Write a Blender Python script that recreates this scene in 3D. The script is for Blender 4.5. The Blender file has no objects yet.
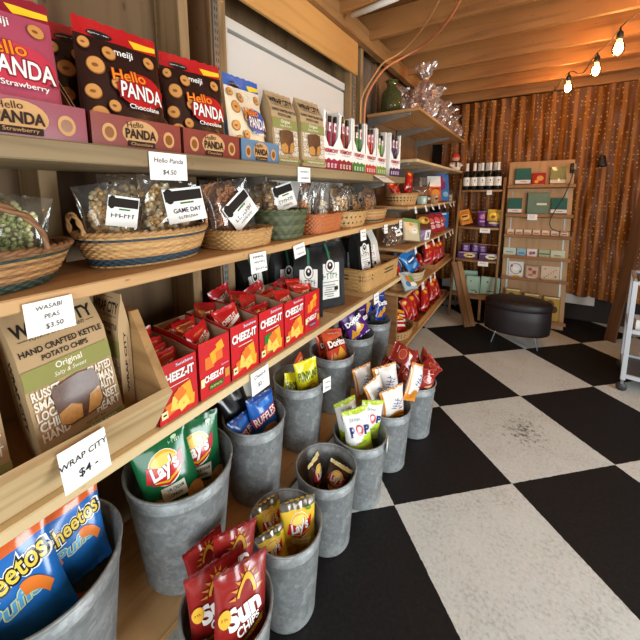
import bpy, bmesh, math, random
from mathutils import Vector, Matrix, Euler
PI = math.pi
SC = bpy.context.scene
COL = SC.collection
RAD = math.radians
H_CAM = 1.409

# ------------------------------------------------------------------ materials
MATS = {}
def srgb(h):
    if isinstance(h, str):
        h = h.lstrip('#'); c = [int(h[i:i+2], 16)/255 for i in (0, 2, 4)]
    else: c = list(h)
    return tuple((x/12.92 if x <= .04045 else ((x+.055)/1.055)**2.4) for x in c) + (1,)
def newmat(name):
    m = bpy.data.materials.new(name); m.use_nodes = True
    nt = m.node_tree; b = nt.nodes['Principled BSDF']
    return m, nt, b
def N(nt, t, **kw):
    n = nt.nodes.new(t)
    for k, v in kw.items(): setattr(n, k, v)
    return n
def plain(col, rough=.5, metal=0, spec=.5, coat=0, noise=0, bump=0, nscale=40, sheen=0):
    key = ('p', str(col), rough, metal, spec, coat, noise, bump, nscale)
    if key in MATS: return MATS[key]
    m, nt, b = newmat('surface'); c = srgb(col)
    b.inputs['Base Color'].default_value = c; b.inputs['Roughness'].default_value = rough
    b.inputs['Metallic'].default_value = metal; b.inputs['Specular IOR Level'].default_value = spec
    if coat: b.inputs['Coat Weight'].default_value = coat; b.inputs['Coat Roughness'].default_value = .15
    if noise or bump:
        tc = N(nt, 'ShaderNodeTexCoord'); nz = N(nt, 'ShaderNodeTexNoise')
        nz.inputs['Scale'].default_value = nscale; nz.inputs['Detail'].default_value = 5
        nt.links.new(tc.outputs['Object'], nz.inputs['Vector'])
        if noise:
            mx = N(nt, 'ShaderNodeMix', data_type='RGBA')
            mx.inputs[6].default_value = tuple(x*(1-noise) for x in c[:3])+(1,)
            mx.inputs[7].default_value = tuple(min(1, x*(1+noise)) for x in c[:3])+(1,)
            nt.links.new(nz.outputs['Fac'], mx.inputs[0]); nt.links.new(mx.outputs[2], b.inputs['Base Color'])
        if bump:
            bp = N(nt, 'ShaderNodeBump'); bp.inputs['Strength'].default_value = bump; bp.inputs['Distance'].default_value = .004
            nt.links.new(nz.outputs['Fac'], bp.inputs['Height']); nt.links.new(bp.outputs[0], b.inputs['Normal'])
    MATS[key] = m; return m
def film(col, rough=.24): return plain(col, rough, 0, .6, .3)
def paper(col): return plain(col, .75, 0, .25)
def card(col): return plain(col, .45, 0, .4)
def ramp(nt, fac, stops):
    r = N(nt, 'ShaderNodeValToRGB'); e = r.color_ramp.elements
    e[0].position, e[0].color = stops[0][0], srgb(stops[0][1]); e[1].position, e[1].color = stops[-1][0], srgb(stops[-1][1])
    for p, c in stops[1:-1]:
        x = e.new(p); x.color = srgb(c)
    nt.links.new(fac, r.inputs[0]); return r
def wood(c1, c2, axis='Y', rough=.6, scale=1., knots=.5, world=True):
    key = ('w', c1, c2, axis, rough, scale, knots)
    if key in MATS: return MATS[key]
    m, nt, b = newmat('wood'); tc = N(nt, 'ShaderNodeTexCoord'); mp = N(nt, 'ShaderNodeMapping')
    s = [28*scale]*3; s['XYZ'.index(axis)] = 1.6*scale; mp.inputs['Scale'].default_value = s
    nt.links.new(tc.outputs['Object'], mp.inputs[0])
    nz = N(nt, 'ShaderNodeTexNoise'); nz.inputs['Scale'].default_value = 1; nz.inputs['Detail'].default_value = 6; nz.inputs['Distortion'].default_value = .6
    nt.links.new(mp.outputs[0], nz.inputs['Vector'])
    r = ramp(nt, nz.outputs['Fac'], [(.25, c2), (.5, c1), (.72, c1), (.9, c2)])
    n2 = N(nt, 'ShaderNodeTexNoise'); n2.inputs['Scale'].default_value = 1.7*scale; n2.inputs['Detail'].default_value = 2
    nt.links.new(tc.outputs['Object'], n2.inputs['Vector'])
    mx = N(nt, 'ShaderNodeMix', data_type='RGBA', blend_type='MULTIPLY'); mx.inputs[0].default_value = .6
    r2 = ramp(nt, n2.outputs['Fac'], [(.3, '#c9b9ad'), (.7, '#ffffff')])
    nt.links.new(r.outputs[0], mx.inputs[6]); nt.links.new(r2.outputs[0], mx.inputs[7])
    out = mx.outputs[2]
    if knots:
        vo = N(nt, 'ShaderNodeTexVoronoi'); mk = N(nt, 'ShaderNodeMapping')
        sk = [6*scale]*3; sk['XYZ'.index(axis)] = 2.6*scale; mk.inputs['Scale'].default_value = sk
        nt.links.new(tc.outputs['Object'], mk.inputs[0]); nt.links.new(mk.outputs[0], vo.inputs['Vector'])
        rk = ramp(nt, vo.outputs['Distance'], [(.05, '#6a4a30'), (.12, '#ffffff')])
        m2 = N(nt, 'ShaderNodeMix', data_type='RGBA', blend_type='MULTIPLY'); m2.inputs[0].default_value = knots
        nt.links.new(out, m2.inputs[6]); nt.links.new(rk.outputs[0], m2.inputs[7]); out = m2.outputs[2]
    nt.links.new(out, b.inputs['Base Color']); b.inputs['Roughness'].default_value = rough
    b.inputs['Specular IOR Level'].default_value = .3
    bp = N(nt, 'ShaderNodeBump'); bp.inputs['Strength'].default_value = .15; bp.inputs['Distance'].default_value = .003
    nt.links.new(nz.outputs['Fac'], bp.inputs['Height']); nt.links.new(bp.outputs[0], b.inputs['Normal'])
    MATS[key] = m; return m
def cello(tint='#ffffff', trans=.82, rough=.08):
    key = ('c', tint, trans, rough)
    if key in MATS: return MATS[key]
    m = bpy.data.materials.new('cellophane'); m.use_nodes = True; nt = m.node_tree
    for n in list(nt.nodes): nt.nodes.remove(n)
    o = N(nt, 'ShaderNodeOutputMaterial'); tr = N(nt, 'ShaderNodeBsdfTransparent'); gl = N(nt, 'ShaderNodeBsdfGlossy')
    tr.inputs[0].default_value = srgb(tint); gl.inputs['Roughness'].default_value = rough; gl.inputs['Color'].default_value = (1, 1, 1, 1)
    fr = N(nt, 'ShaderNodeFresnel'); fr.inputs[0].default_value = 1.5
    mt = N(nt, 'ShaderNodeMath', operation='MULTIPLY_ADD'); mt.inputs[1].default_value = 1.2; mt.inputs[2].default_value = (1-trans)*.25
    df = N(nt, 'ShaderNodeBsdfDiffuse'); df.inputs[0].default_value = srgb(tint)
    m1 = N(nt, 'ShaderNodeMixShader'); m1.inputs[0].default_value = (1-trans)*.4
    m2 = N(nt, 'ShaderNodeMixShader')
    nt.links.new(tr.outputs[0], m1.inputs[1]); nt.links.new(df.outputs[0], m1.inputs[2])
    nt.links.new(fr.outputs[0], mt.inputs[0]); nt.links.new(mt.outputs[0], m2.inputs[0])
    nt.links.new(m1.outputs[0], m2.inputs[1]); nt.links.new(gl.outputs[0], m2.inputs[2]); nt.links.new(m2.outputs[0], o.inputs[0])
    MATS[key] = m; return m
def glassy(col, rough=.05, trans=.8):
    key = ('g', col, rough)
    if key in MATS: return MATS[key]
    m, nt, b = newmat('glass'); b.inputs['Base Color'].default_value = srgb(col); b.inputs['Roughness'].default_value = rough
    b.inputs['Transmission Weight'].default_value = trans; b.inputs['IOR'].default_value = 1.3
    MATS[key] = m; return m
def emit(col, s):
    m, nt, b = newmat('glow'); b.inputs['Emission Color'].default_value = srgb(col); b.inputs['Emission Strength'].default_value = s
    b.inputs['Base Color'].default_value = srgb(col); return m
def galvanised():
    m, nt, b = newmat('galvanised steel'); tc = N(nt, 'ShaderNodeTexCoord')
    vo = N(nt, 'ShaderNodeTexVoronoi'); vo.inputs['Scale'].default_value = 75
    nz = N(nt, 'ShaderNodeTexNoise'); nz.inputs['Scale'].default_value = 16; nz.inputs['Detail'].default_value = 8
    n3 = N(nt, 'ShaderNodeTexNoise'); n3.inputs['Scale'].default_value = 120; n3.inputs['Detail'].default_value = 4
    for n in (vo, nz, n3): nt.links.new(tc.outputs['Object'], n.inputs['Vector'])
    sp = N(nt, 'ShaderNodeSeparateColor'); nt.links.new(vo.outputs['Color'], sp.inputs[0])
    a = N(nt, 'ShaderNodeMath', operation='MULTIPLY_ADD'); a.inputs[1].default_value = .3; nt.links.new(sp.outputs[0], a.inputs[0]); nt.links.new(nz.outputs['Fac'], a.inputs[2])
    a2 = N(nt, 'ShaderNodeMath', operation='MULTIPLY_ADD'); a2.inputs[1].default_value = .3; nt.links.new(n3.outputs['Fac'], a2.inputs[0]); nt.links.new(a.outputs[0], a2.inputs[2])
    r = ramp(nt, a2.outputs[0], [(.35, '#6f7374'), (.75, '#868a8b'), (1.15, '#9da1a1')])
    nt.links.new(r.outputs[0], b.inputs['Base Color']); b.inputs['Metallic'].default_value = .3
    b.inputs['Roughness'].default_value = .5
    bp = N(nt, 'ShaderNodeBump'); bp.inputs['Strength'].default_value = .12; bp.inputs['Distance'].default_value = .003
    nt.links.new(nz.outputs['Fac'], bp.inputs['Height']); nt.links.new(bp.outputs[0], b.inputs['Normal'])
    return m

PINE = wood('#cfa673', '#b2854f', 'Y'); PINE_TOP_SHADED = wood('#988563', '#796748', 'Y')  # top-shelf pine is darkened: its shade is put into the colour
PINE_LIGHT = wood('#dcc79a', '#c6a872', 'Y', knots=.25)
PLY = wood('#d9a35f', '#bd8443', 'Y', scale=.5, knots=.25)
STUD = wood('#a1855f', '#785f3e', 'Z'); STUD_D = wood('#8b6a4a', '#62462e', 'Z')
SHEATH = wood('#7d6447', '#5b452e', 'Z', scale=.5); GREY_WOOD = wood('#77695c', '#4c423a', 'Z')
JOIST = wood('#a5713f', '#7d5027', 'X'); DECK = wood('#7d5630', '#5e3d20', 'Y', scale=.7)
LEDGER = wood('#a87c4c', '#835c33', 'Y')
CRATE = wood('#d3b98c', '#b0905f', 'Y', scale=.8, knots=.2); CRATE_S = wood('#b5905f', '#8b6a40', 'X', scale=.8, knots=.2)
ETAG = wood('#a98258', '#80603c', 'Z', knots=.1); RACKW = wood('#c09c72', '#a07c52', 'Z', scale=.5, knots=.1); LEDGE = wood('#a3754a', '#7d5531', 'X', knots=.1)
GALV = galvanised()
STEEL = plain('#9a9891', .4, .8, noise=.2); WHITE = card('#f1efe9'); TAGW = paper('#f3f0ea'); INK = paper('#23232b')
BLACK = film('#141416'); CELLO = cello('#ffffff', .93, .07); CELLO_C = cello('#fff4ec', .6, .16)

# ------------------------------------------------------------------ mesh builder
class B:
    def __init__(s): s.v, s.f, s.m, s.sm, s.mats = [], [], [], [], []
    def mi(s, m):
        if m not in s.mats: s.mats.append(m)
        return s.mats.index(m)
    def add(s, vs, fs, m, smooth=False):
        o = len(s.v); s.v += [tuple(v) for v in vs]
        k = s.mi(m) if not isinstance(m, list) else None
        for i, f in enumerate(fs):
            s.f.append([o+j for j in f]); s.m.append(s.mi(m[i]) if k is None else k); s.sm.append(smooth)
        return s
    def box(s, x0, x1, y0, y1, z0, z1, m, c=.002, mt=None):
        c = min(c, .45*min(abs(x1-x0), abs(y1-y0), abs(z1-z0)))
        bm = bmesh.new()
        bmesh.ops.create_cube(bm, size=1)
        bmesh.ops.transform(bm, matrix=Matrix.Translation(((x0+x1)/2, (y0+y1)/2, (z0+z1)/2)) @ Matrix.Diagonal((abs(x1-x0), abs(y1-y0), abs(z1-z0), 1)), verts=bm.verts)
        if c > 0: bmesh.ops.bevel(bm, geom=bm.edges[:], offset=c, segments=1, affect='EDGES')
        if mt is not None: bmesh.ops.transform(bm, matrix=mt, verts=bm.verts)
        s.bm(bm, m); return s
    def bm(s, bm, m, smooth=False):
        bm.verts.index_update()
        s.add([v.co[:] for v in bm.verts], [[v.index for v in f.verts] for f in bm.faces], m, smooth); bm.free(); return s
    def tube(s, pts, r, m, n=8, closed=False, cap=True):
        pts = [Vector(p) for p in pts]; L = len(pts); vs = []; fs = []
        up = None
        for i, p in enumerate(pts):
            a = pts[(i-1) % L] if (closed or i > 0) else p; b = pts[(i+1) % L] if (closed or i < L-1) else p
            t = (b-a).normalized()
            if up is None:
                up = t.orthogonal().normalized()
            up = (up - t*up.dot(t)).normalized(); w = t.cross(up)
            rr = r[i] if isinstance(r, (list, tuple)) else r
            for k in range(n):
                th = 2*PI*k/n; vs.append(p + (up*math.cos(th)+w*math.sin(th))*rr)
        R = L if closed else L-1
        for i in range(R):
            j = (i+1) % L
            for k in range(n): fs.append([i*n+k, i*n+(k+1) % n, j*n+(k+1) % n, j*n+k])
        if cap and not closed: fs += [list(range(n))[::-1], [(L-1)*n+k for k in range(n)]]
        s.add(vs, fs, m, True); return s
    def lathe(s, prof, m, n=32, c=(0, 0, 0), cap=True, sx=1, sy=1):
        vs = []; fs = []
        for r, z in prof:
            for k in range(n):
                th = 2*PI*k/n; vs.append((c[0]+sx*r*math.cos(th), c[1]+sy*r*math.sin(th), c[2]+z))
        mm = []
        for i in range(len(prof)-1):
            for k in range(n):
                fs.append([i*n+k, i*n+(k+1) % n, (i+1)*n+(k+1) % n, (i+1)*n+k]); mm.append(m[i] if isinstance(m, list) else m)
        if cap:
            fs += [list(range(n))[::-1], [(len(prof)-1)*n+k for k in range(n)]]; mm += [mm[0], mm[-1]]
        s.add(vs, fs, mm, True); return s
    def build(s, name, parent=None, loc=None, rot=None):
        me = bpy.data.meshes.new(name); me.from_pydata(s.v, [], s.f)
        for m in s.mats: me.materials.append(m)
        me.polygons.foreach_set('material_index', s.m); me.polygons.foreach_set('use_smooth', s.sm)
        me.update()
        bm = bmesh.new(); bm.from_mesh(me); bmesh.ops.recalc_face_normals(bm, faces=bm.faces[:]) if getattr(s, 'fixn', False) else None
        bm.to_mesh(me); bm.free()
        o = bpy.data.objects.new(name, me); COL.objects.link(o)
        if parent is not None: o.parent = parent
        if loc is not None: o.location = loc
        if rot is not None: o.rotation_euler = rot
        return o
def tag(o, label, cat, group=None):
    o['label'] = label; o['category'] = cat
    if group: o['group'] = group
    return o
def thing(name, label, cat, loc=(0, 0, 0), rz=0, group=None):
    o = bpy.data.objects.new(name, None); COL.objects.link(o); o.empty_display_size = .05
    o.location = loc; o.rotation_euler = (0, 0, rz); return tag(o, label, cat, group)
def struct(o): o['kind'] = 'structure'; return o
CHILDREN = {}
def kids(o): return [c for c in CHILDREN.get(o.name, o.children)]
def dup(root, label=None, group=None, loc=None, rot=None):
    r = root.copy(); COL.objects.link(r)
    for c in list(root.children):
        d = c.copy(); COL.objects.link(d); d.parent = r
        for g in list(c.children):
            e = g.copy(); COL.objects.link(e); e.parent = d
    if label: r['label'] = label
    if group: r['group'] = group
    if loc is not None: r.location = loc
    if rot is not None: r.rotation_euler = rot
    return r
def rest(o, z):
    """stand a posed thing on the surface at height z"""
    bpy.context.view_layer.update()
    M = o.matrix_basis; lo = 1e9
    for c in [o]+list(o.children):
        if c.type == 'MESH':
            Q = M if c is o else M @ c.matrix_local
            lo = min(lo, min((Q @ v.co).z for v in c.data.vertices))
    o.location.z += z-lo+.0006
    return o
def pose(rz, lean=0, roll=0):
    return (Matrix.Rotation(RAD(rz), 3, 'Z') @ Matrix.Rotation(RAD(-lean), 3, 'X') @ Matrix.Rotation(RAD(roll), 3, 'Y')).to_euler()

# ------------------------------------------------------------------ lettering and printed decals
TXT = {}
def text_geo(s, bold=0., shear=0.):
    key = (s, bold, shear)
    if key in TXT: return TXT[key]
    if s.startswith('~'):   # print too small or blurred to read: broken strokes
        rd = random.Random(s); vs, fs, x = [], [], 0
        for i in range(int(s[1:])):
            w_ = rd.uniform(.3, .55)
            for x0, x1, y0, y1 in ((x, x+.11, -.35, .35), (x+.11, x+w_, -.35+.59*rd.random(), 0)) if rd.random() < .7 else ((x+w_/2-.06, x+w_/2+.06, -.35, .35), (x, x+w_, .24, .35)):
                y1 = y0+.11 if y1 == 0 else y1; k = len(vs); vs += [Vector((x0, y0, 0)), Vector((x1, y0, 0)), Vector((x1, y1, 0)), Vector((x0, y1, 0))]; fs.append([k, k+1, k+2, k+3])
            x += w_+.14
        vs = [v-Vector((x/2, 0, 0)) for v in vs]
        TXT[key] = (vs, fs); return TXT[key]
    cu = bpy.data.curves.new('lettering', 'FONT'); cu.body = s; cu.size = 1; cu.align_x = 'CENTER'; cu.align_y = 'CENTER'
    cu.offset = bold; cu.shear = shear; cu.resolution_u = 3
    ob = bpy.data.objects.new('lettering', cu); COL.objects.link(ob)
    dg = bpy.context.evaluated_depsgraph_get(); dg.update()
    me = bpy.data.meshes.new_from_object(ob.evaluated_get(dg))
    vs = [v.co.copy() for v in me.vertices]; fs = [list(p.vertices) for p in me.polygons]
    bpy.data.objects.remove(ob); bpy.data.curves.remove(cu); bpy.data.meshes.remove(me)
    if vs:
        cx = (min(v.x for v in vs)+max(v.x for v in vs))/2; cy = (min(v.y for v in vs)+max(v.y for v in vs))/2
        vs = [Vector((v.x-cx, v.y-cy, 0)) for v in vs]
    TXT[key] = (vs, fs); return TXT[key]
def decals(b, items, surf, w, h, step=None, eps=.0005):
    """items in units of half-width (x) and height (z); surf(x,z) -> point, normal"""
    layer = 0
    for it in items:
        layer += 1; k = it[0]; o = it[-1] if isinstance(it[-1], dict) else {}
        rot = RAD(o.get('rot', 0)); m = it[-2] if isinstance(it[-1], dict) else it[-1]
        if k == 't':
            vs, fs = text_geo(it[1], o.get('bold', 0), o.get('shear', 0))
            cx, cz, sz = it[2]*w/2, it[3]*h, it[4]*h; sx = o.get('sx', 1)
            if o.get('fit'):
                wid = max(v.x for v in vs)-min(v.x for v in vs); sx = o['fit']*w/2*2/(wid*sz)
            pts = [(v.x*sz*sx, v.y*sz) for v in vs]
        elif k == 'e':
            n = o.get('n', 20); cx, cz = it[1]*w/2, it[2]*h; rx, rz_ = it[3]*w/2, it[4]*h
            pts = [(rx*math.cos(2*PI*i/n), rz_*math.sin(2*PI*i/n)) for i in range(n)]; fs = [list(range(n))]
        elif k == 'r':
            cx, cz = it[1]*w/2, it[2]*h; a, c = it[3]*w/4, it[4]*h/2
            pts = [(-a, -c), (a, -c), (a, c), (-a, c)]; fs = [[0, 1, 2, 3]]
        else:
            cx = cz = 0; pts = [(p[0]*w/2, p[1]*h) for p in it[1]]; fs = [list(range(len(pts)))]
        cr, sr = math.cos(rot), math.sin(rot)
        pts = [(cx+p[0]*cr-p[1]*sr, cz+p[0]*sr+p[1]*cr) for p in pts]
        if step:
            bm = bmesh.new(); vv = [bm.verts.new((p[0], p[1], 0)) for p in pts]
            for f in fs:
                try: bm.faces.new([vv[i] for i in f])
                except ValueError: pass
            xs = [p[0] for p in pts]; zs = [p[1] for p in pts]
            for ax, lo, hi in ((0, min(xs), max(xs)), (1, min(zs), max(zs))):
                q = math.ceil(lo/step)*step
                while q < hi:
                    co = [0, 0, 0]; no = [0, 0, 0]; co[ax] = q; no[ax] = 1
                    bmesh.ops.bisect_plane(bm, geom=bm.verts[:]+bm.edges[:]+bm.faces[:], plane_co=co, plane_no=no); q += step
            bm.verts.index_update()
            pts = [(v.co.x, v.co.y) for v in bm.verts]; fs = [[v.index for v in f.verts] for f in bm.faces]; bm.free()
        out = []
        for p in pts:
            q, nn = surf(p[0], p[1]); out.append(q+nn*eps*(1+.6*layer))
        b.add(out, fs, m, bool(step))
def T(s, x, z, size, m, **o): return ('t', s, x, z, size, m, o)
def E_(x, z, rx, rz, m, **o): return ('e', x, z, rx, rz, m, o)
def R_(x, z, w, h, m, **o): return ('r', x, z, w, h, m, o)
def P_(pts, m): return ('p', pts, m)
def flat(y=0., nrm=(0, -1, 0), z0=0.):
    n = Vector(nrm)
    return lambda x, z: (Vector((x, y, z+z0)), n)

# ------------------------------------------------------------------ bags
def bag(name, w, h, t, base, items=(), zones=None, kind='pillow', seed=0, wr=.004, seal=.045, parent=None, back=None, nu=16, nv=22, seal_m=None):
    rd = random.Random(seed)
    W = [(rd.uniform(-1, 1)*60, rd.uniform(-1, 1)*50, rd.uniform(0, 6)) for _ in range(5)]
    ra = [(rd.uniform(8, 16), rd.uniform(0, 6)) for _ in range(3)]
    def half(u, v):
        if kind == 'pillow':
            q = min(1, max(0, (v-seal)/(1-2*seal))); T_ = max(0, math.sin(PI*q))**.6
            p = max(0, 1-abs(u)**2.6)**.55
        elif kind == 'pouch':
            T_ = max(0, 1-(v/(1-seal))**1.7) if v < 1-seal else 0; T_ = T_**.8; p = max(0, 1-abs(u)**3)**.5
        else:
            T_ = 1 if v < .72 else max(.06, 1-((v-.72)/.26)**1.3) if v < .98 else .06
            p = 1
        return t/2*T_*p, T_
    def surf(x, z, s=1):
        v = min(1, max(0, z/h)); u = max(-1, min(1, x/(w/2)))
        y, T_ = half(u, v)
        e = max(0, 1-u**4)*min(1, 8*min(v+.02, 1-v+.02))
        a = sum(math.sin(k1*x+k2*z+ph+s) for k1, k2, ph in W)/5*wr*(2.3 if kind == 'pillow' else 1.5)*e
        dt = 1-v; db = v if kind == 'pillow' else 1
        a += sum(math.sin(u*f+ph) for f, ph in ra)/3*wr*1.6*(math.exp(-dt/.12)+math.exp(-db/.12))*(1-u*u)
        nar = 1-(.07*T_ if kind == 'pillow' else (.05*v if kind == 'pouch' else 0))
        yy = -s*(y+.0006)-a*s*(1 if s > 0 else .6)
        return Vector((x*nar, yy, z))
    def sn(x, z, s=1):
        d = .002; p = surf(x, z, s); n = (surf(x+d, z, s)-surf(x-d, z, s)).cross(surf(x, z+d, s)-surf(x, z-d, s))
        if n.length < 1e-12: n = Vector((0, -1, 0))
        n.normalize()
        if n.y*s > 0 and abs(n.y) > .05: n = -n
        return p, n
    b = B(); vs = []; fs = []; ms = []
    for s in (1, -1):
        o = len(vs)
        for j in range(nv+1):
            for i in range(nu+1):
                u = -1+2*i/nu; u = math.sin(u*PI/2)*.6+u*.4
                zz = h*j/nv
                if j in (0, nv): zz += (.0015 if i % 2 else -.0015)*(1 if kind != 'gusset' else 0)
                p = surf(u*w/2, h*j/nv, s); p.z = zz; vs.append(p)
        for j in range(nv):
            for i in range(nu):
                q = [o+j*(nu+1)+i, o+j*(nu+1)+i+1, o+(j+1)*(nu+1)+i+1, o+(j+1)*(nu+1)+i]
                fs.append(q if s > 0 else q[::-1])
                zm = zones(-1+2*(i+.5)/nu, (j+.5)/nv, s) if zones else None
                ms.append(zm or (back if (back and s < 0) else base))
    K = (nu+1)*(nv+1)
    for j in range(nv):   # sides
        for i, fl in ((0, 1), (nu, 0)):
            q = [j*(nu+1)+i, (j+1)*(nu+1)+i, K+(j+1)*(nu+1)+i, K+j*(nu+1)+i]
            fs.append(q if not fl else q[::-1]); ms.append(ms[j*nu+(0 if i == 0 else nu-1)])
    for i in range(nu):   # ends
        for j, fl in ((0, 1), (nv, 0)):
            q = [j*(nu+1)+i, j*(nu+1)+i+1, K+j*(nu+1)+i+1, K+j*(nu+1)+i]
            fs.append(q[::-1] if fl else q); ms.append(base)
    b.add(vs, fs, ms, True)
    decals(b, items, sn, w, h, step=.011)
    o = b.build(name, parent)
    o.data.set_sharp_from_angle(angle=RAD(50))
    return o
def lumps(b, n, fn, r0, r1, mats, seed=0, stretch=1.0, sub=1):
    rd = random.Random(seed)
    for i in range(n):
        p = fn(rd); r = rd.uniform(r0, r1)
        bm = bmesh.new(); bmesh.ops.create_icosphere(bm, subdivisions=sub, radius=r)
        for v in bm.verts: v.co *= rd.uniform(.8, 1.2)
        M = Matrix.Translation(p) @ (Euler((rd.uniform(0, 6), rd.uniform(0, 6), rd.uniform(0, 6))).to_matrix().to_4x4() if stretch < 2 else Matrix.Rotation(rd.uniform(0, 6), 4, 'Y')) @ Matrix.Diagonal((1, 1, stretch, 1))
        bmesh.ops.transform(bm, matrix=M, verts=bm.verts)
        b.bm(bm, rd.choice(mats), True)
def clear_bag(label, w, h, t, loc, rot, snack, lab=None, seed=0, group='clear snack bags in the baskets', fill=.62, neck=False, n=70, rr=(.008, .013), stretch=1., lumpsub=1):
    o = thing('snack_bag', label, 'snack bag', loc, 0, group); o.rotation_euler = rot
    bag('clear_film', w, h, t, CELLO, (), None, 'pillow', seed, .007, .03, o, nu=20, nv=22)
    b = B()
    def fn(rd):
        while True:
            x, y, z = rd.uniform(-1, 1), rd.uniform(-1, 1), rd.uniform(-1, 1)
            if abs(x)**2.4+y*y+abs(z)**2.4 < 1: return Vector((x*(w/2-(.022 if stretch < 2 else min(.042, w*.3))), y*(t/2-.016), .02+h*fill*(z+1)/2))
    lumps(b, n, fn, rr[0], rr[1], snack, seed, stretch, lumpsub)
    c = b.build('snack_filling', o); c['kind'] = 'stuff'
    if lab:
        lx, lz, lw, lh, rot_, items = lab
        bb = B(); th = RAD(rot_)
        M = Matrix.Translation((lx, -t/2-.004, lz)) @ Matrix.Rotation(-th, 4, 'Y')
        bb.box(-lw/2, lw/2, -.0004, .0004, -lh/2, lh/2, WHITE, 0)
        decals(bb, items, flat(-.0004, z0=-lh/2), lw, lh)
        l = bb.build('paper_label', o); l.matrix_local = M; l['label'] = 'white printed label'
    return o

# ------------------------------------------------------------------ baskets
def superell(th, n):
    c, s = math.cos(th), math.sin(th)
    return (abs(c)**(2/n)*(1 if c >= 0 else -1), abs(s)**(2/n)*(1 if s >= 0 else -1))
def basket(label, loc, rz, rim, base, h, rows, stakes, mats, n=2., rim_m=None, amp=.0058, group='woven baskets of snacks', handles=0, cat='basket', hh=.1, rim_r=.006, name='wicker_basket'):
    o = thing(name, label, cat, loc, rz, group)
    b = B(); NT = stakes*6; sub = 4
    prev = None; vs = []; fs = []; ms = []
    tot = rows*sub
    for side in (0, 1):
        o0 = len(vs)
        for j in range(tot+1):
            v = j/tot; row = min(rows-1, j//sub); fr = (j % sub)/sub
            bulge = math.sin(PI*fr) if j % sub else 0
            a = base[0]+(rim[0]-base[0])*v**.8; c = base[1]+(rim[1]-base[1])*v**.8
            for k in range(NT):
                th = 2*PI*k/NT; x, y = superell(th, n)
                off = amp*(.35+.65*math.cos(stakes*th/1+PI*row))*bulge - (side*.006)
                L = math.hypot(x, y)
                vs.append((x*a+x/L*off, y*c+y/L*off, h*v))
        for j in range(tot):
            row = j//sub; m = mats[row % len(mats)] if not callable(mats) else None
            for k in range(NT):
                k2 = (k+1) % NT; q = [o0+j*NT+k, o0+j*NT+k2, o0+(j+1)*NT+k2, o0+(j+1)*NT+k]
                fs.append(q if side == 0 else q[::-1])
                ms.append(m if m else mats(row, k/NT, stakes))
    b.add(vs, fs, ms, True)
    ring = [(superell(2*PI*k/NT, n)[0]*base[0], superell(2*PI*k/NT, n)[1]*base[1], .002) for k in range(NT)]
    b.add(ring, [list(range(NT))], ms[0])
    b.build('woven_side', o)
    rm = rim_m or ms[-1]; rb = B(); M = 120
    for ph in (0, PI):
        pts = []
        for k in range(M):
            th = 2*PI*k/M; x, y = superell(th, n); q = th*stakes*.7//1 if False else th*round(stakes*.8)+ph
            L = math.hypot(x, y); pts.append((x*rim[0]+x/L*math.cos(q)*rim_r*.5, y*rim[1]+y/L*math.cos(q)*rim_r*.5, h+math.sin(q)*rim_r*.5))
        rb.tube(pts, rim_r*.75, rm, 6, closed=True)
    rb.build('rim', o)
    if handles == 1:   # twisted loop handles on the long sides
        for s in (-1, 1):
            hb = B()
            for ph in (0, PI):
                pts = []
                for k in range(41):
                    u = k/40; q = u*22+ph; a = PI*u
                    pts.append((s*(rim[0]-.005)+math.cos(q)*.004+s*.012*math.sin(a), -math.cos(a)*rim[1]*.55, h+hh*math.sin(a)+math.sin(q)*.004))
                hb.tube(pts, .0045, rm, 6)
            hb.build('handle', o)
    if handles == 2:   # small end loops
        for s in (-1, 1):
            hb = B()
            for ph in (0, PI):
                pts = []
                for k in range(31):
                    u = k/30; q = u*18+ph; a = PI*u
                    pts.append((math.cos(a)*.035, s*(rim[1]-.002)+s*.01*math.sin(a)+math.cos(q)*.003, h+hh*math.sin(a)+math.sin(q)*.003))
                hb.tube(pts, .0035, rm, 6)
            hb.build('handle', o)
    if handles == 3:   # tall hoop
        hb = B(); pts = [(0, -math.cos(PI*k/30)*rim[1], h+hh*math.sin(PI*k/30)) for k in range(31)]
        hb.tube(pts, .0035, rm, 6); hb.build('handle', o)
    return o

# ------------------------------------------------------------------ price tags
def price_tag(label, y, z, w, h, lines, x=-.7355, rz=90, tilt=0, roll=0, group='handwritten price tags', ink=INK, bold=.0):
    """a card hanging on a shelf edge; (y, z) is its top middle"""
    b = B(); b.box(-w/2, w/2, -.0005, .0005, -h, 0, TAGW, 0)
    it = []
    for s, px, pz, sz, r in lines:
        if s == '~':   # a scrawl too small to read
            rd = random.Random(int(y*1000)+int(pz*100)); xx = -.62
            while xx < .55:
                hh = sz*rd.uniform(.35, .8); it.append(R_(px+xx, pz, .05, hh, ink, rot=rd.uniform(-24, 8))); it.append(R_(px+xx+.06, pz-hh*.3+rd.uniform(0, hh*.5), .1, sz*.13, ink)); xx += rd.uniform(.13, .22)
        else: it.append(T(s, px, pz, sz, ink, rot=r, bold=bold, shear=.15))
    decals(b, it, flat(-.0006, z0=-h), w, h)
    o = b.build('price_sign'); o.location = (x, y, z); o.rotation_euler = pose(rz, abs(tilt), roll)
    return tag(o, label, 'price tag', group)

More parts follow.
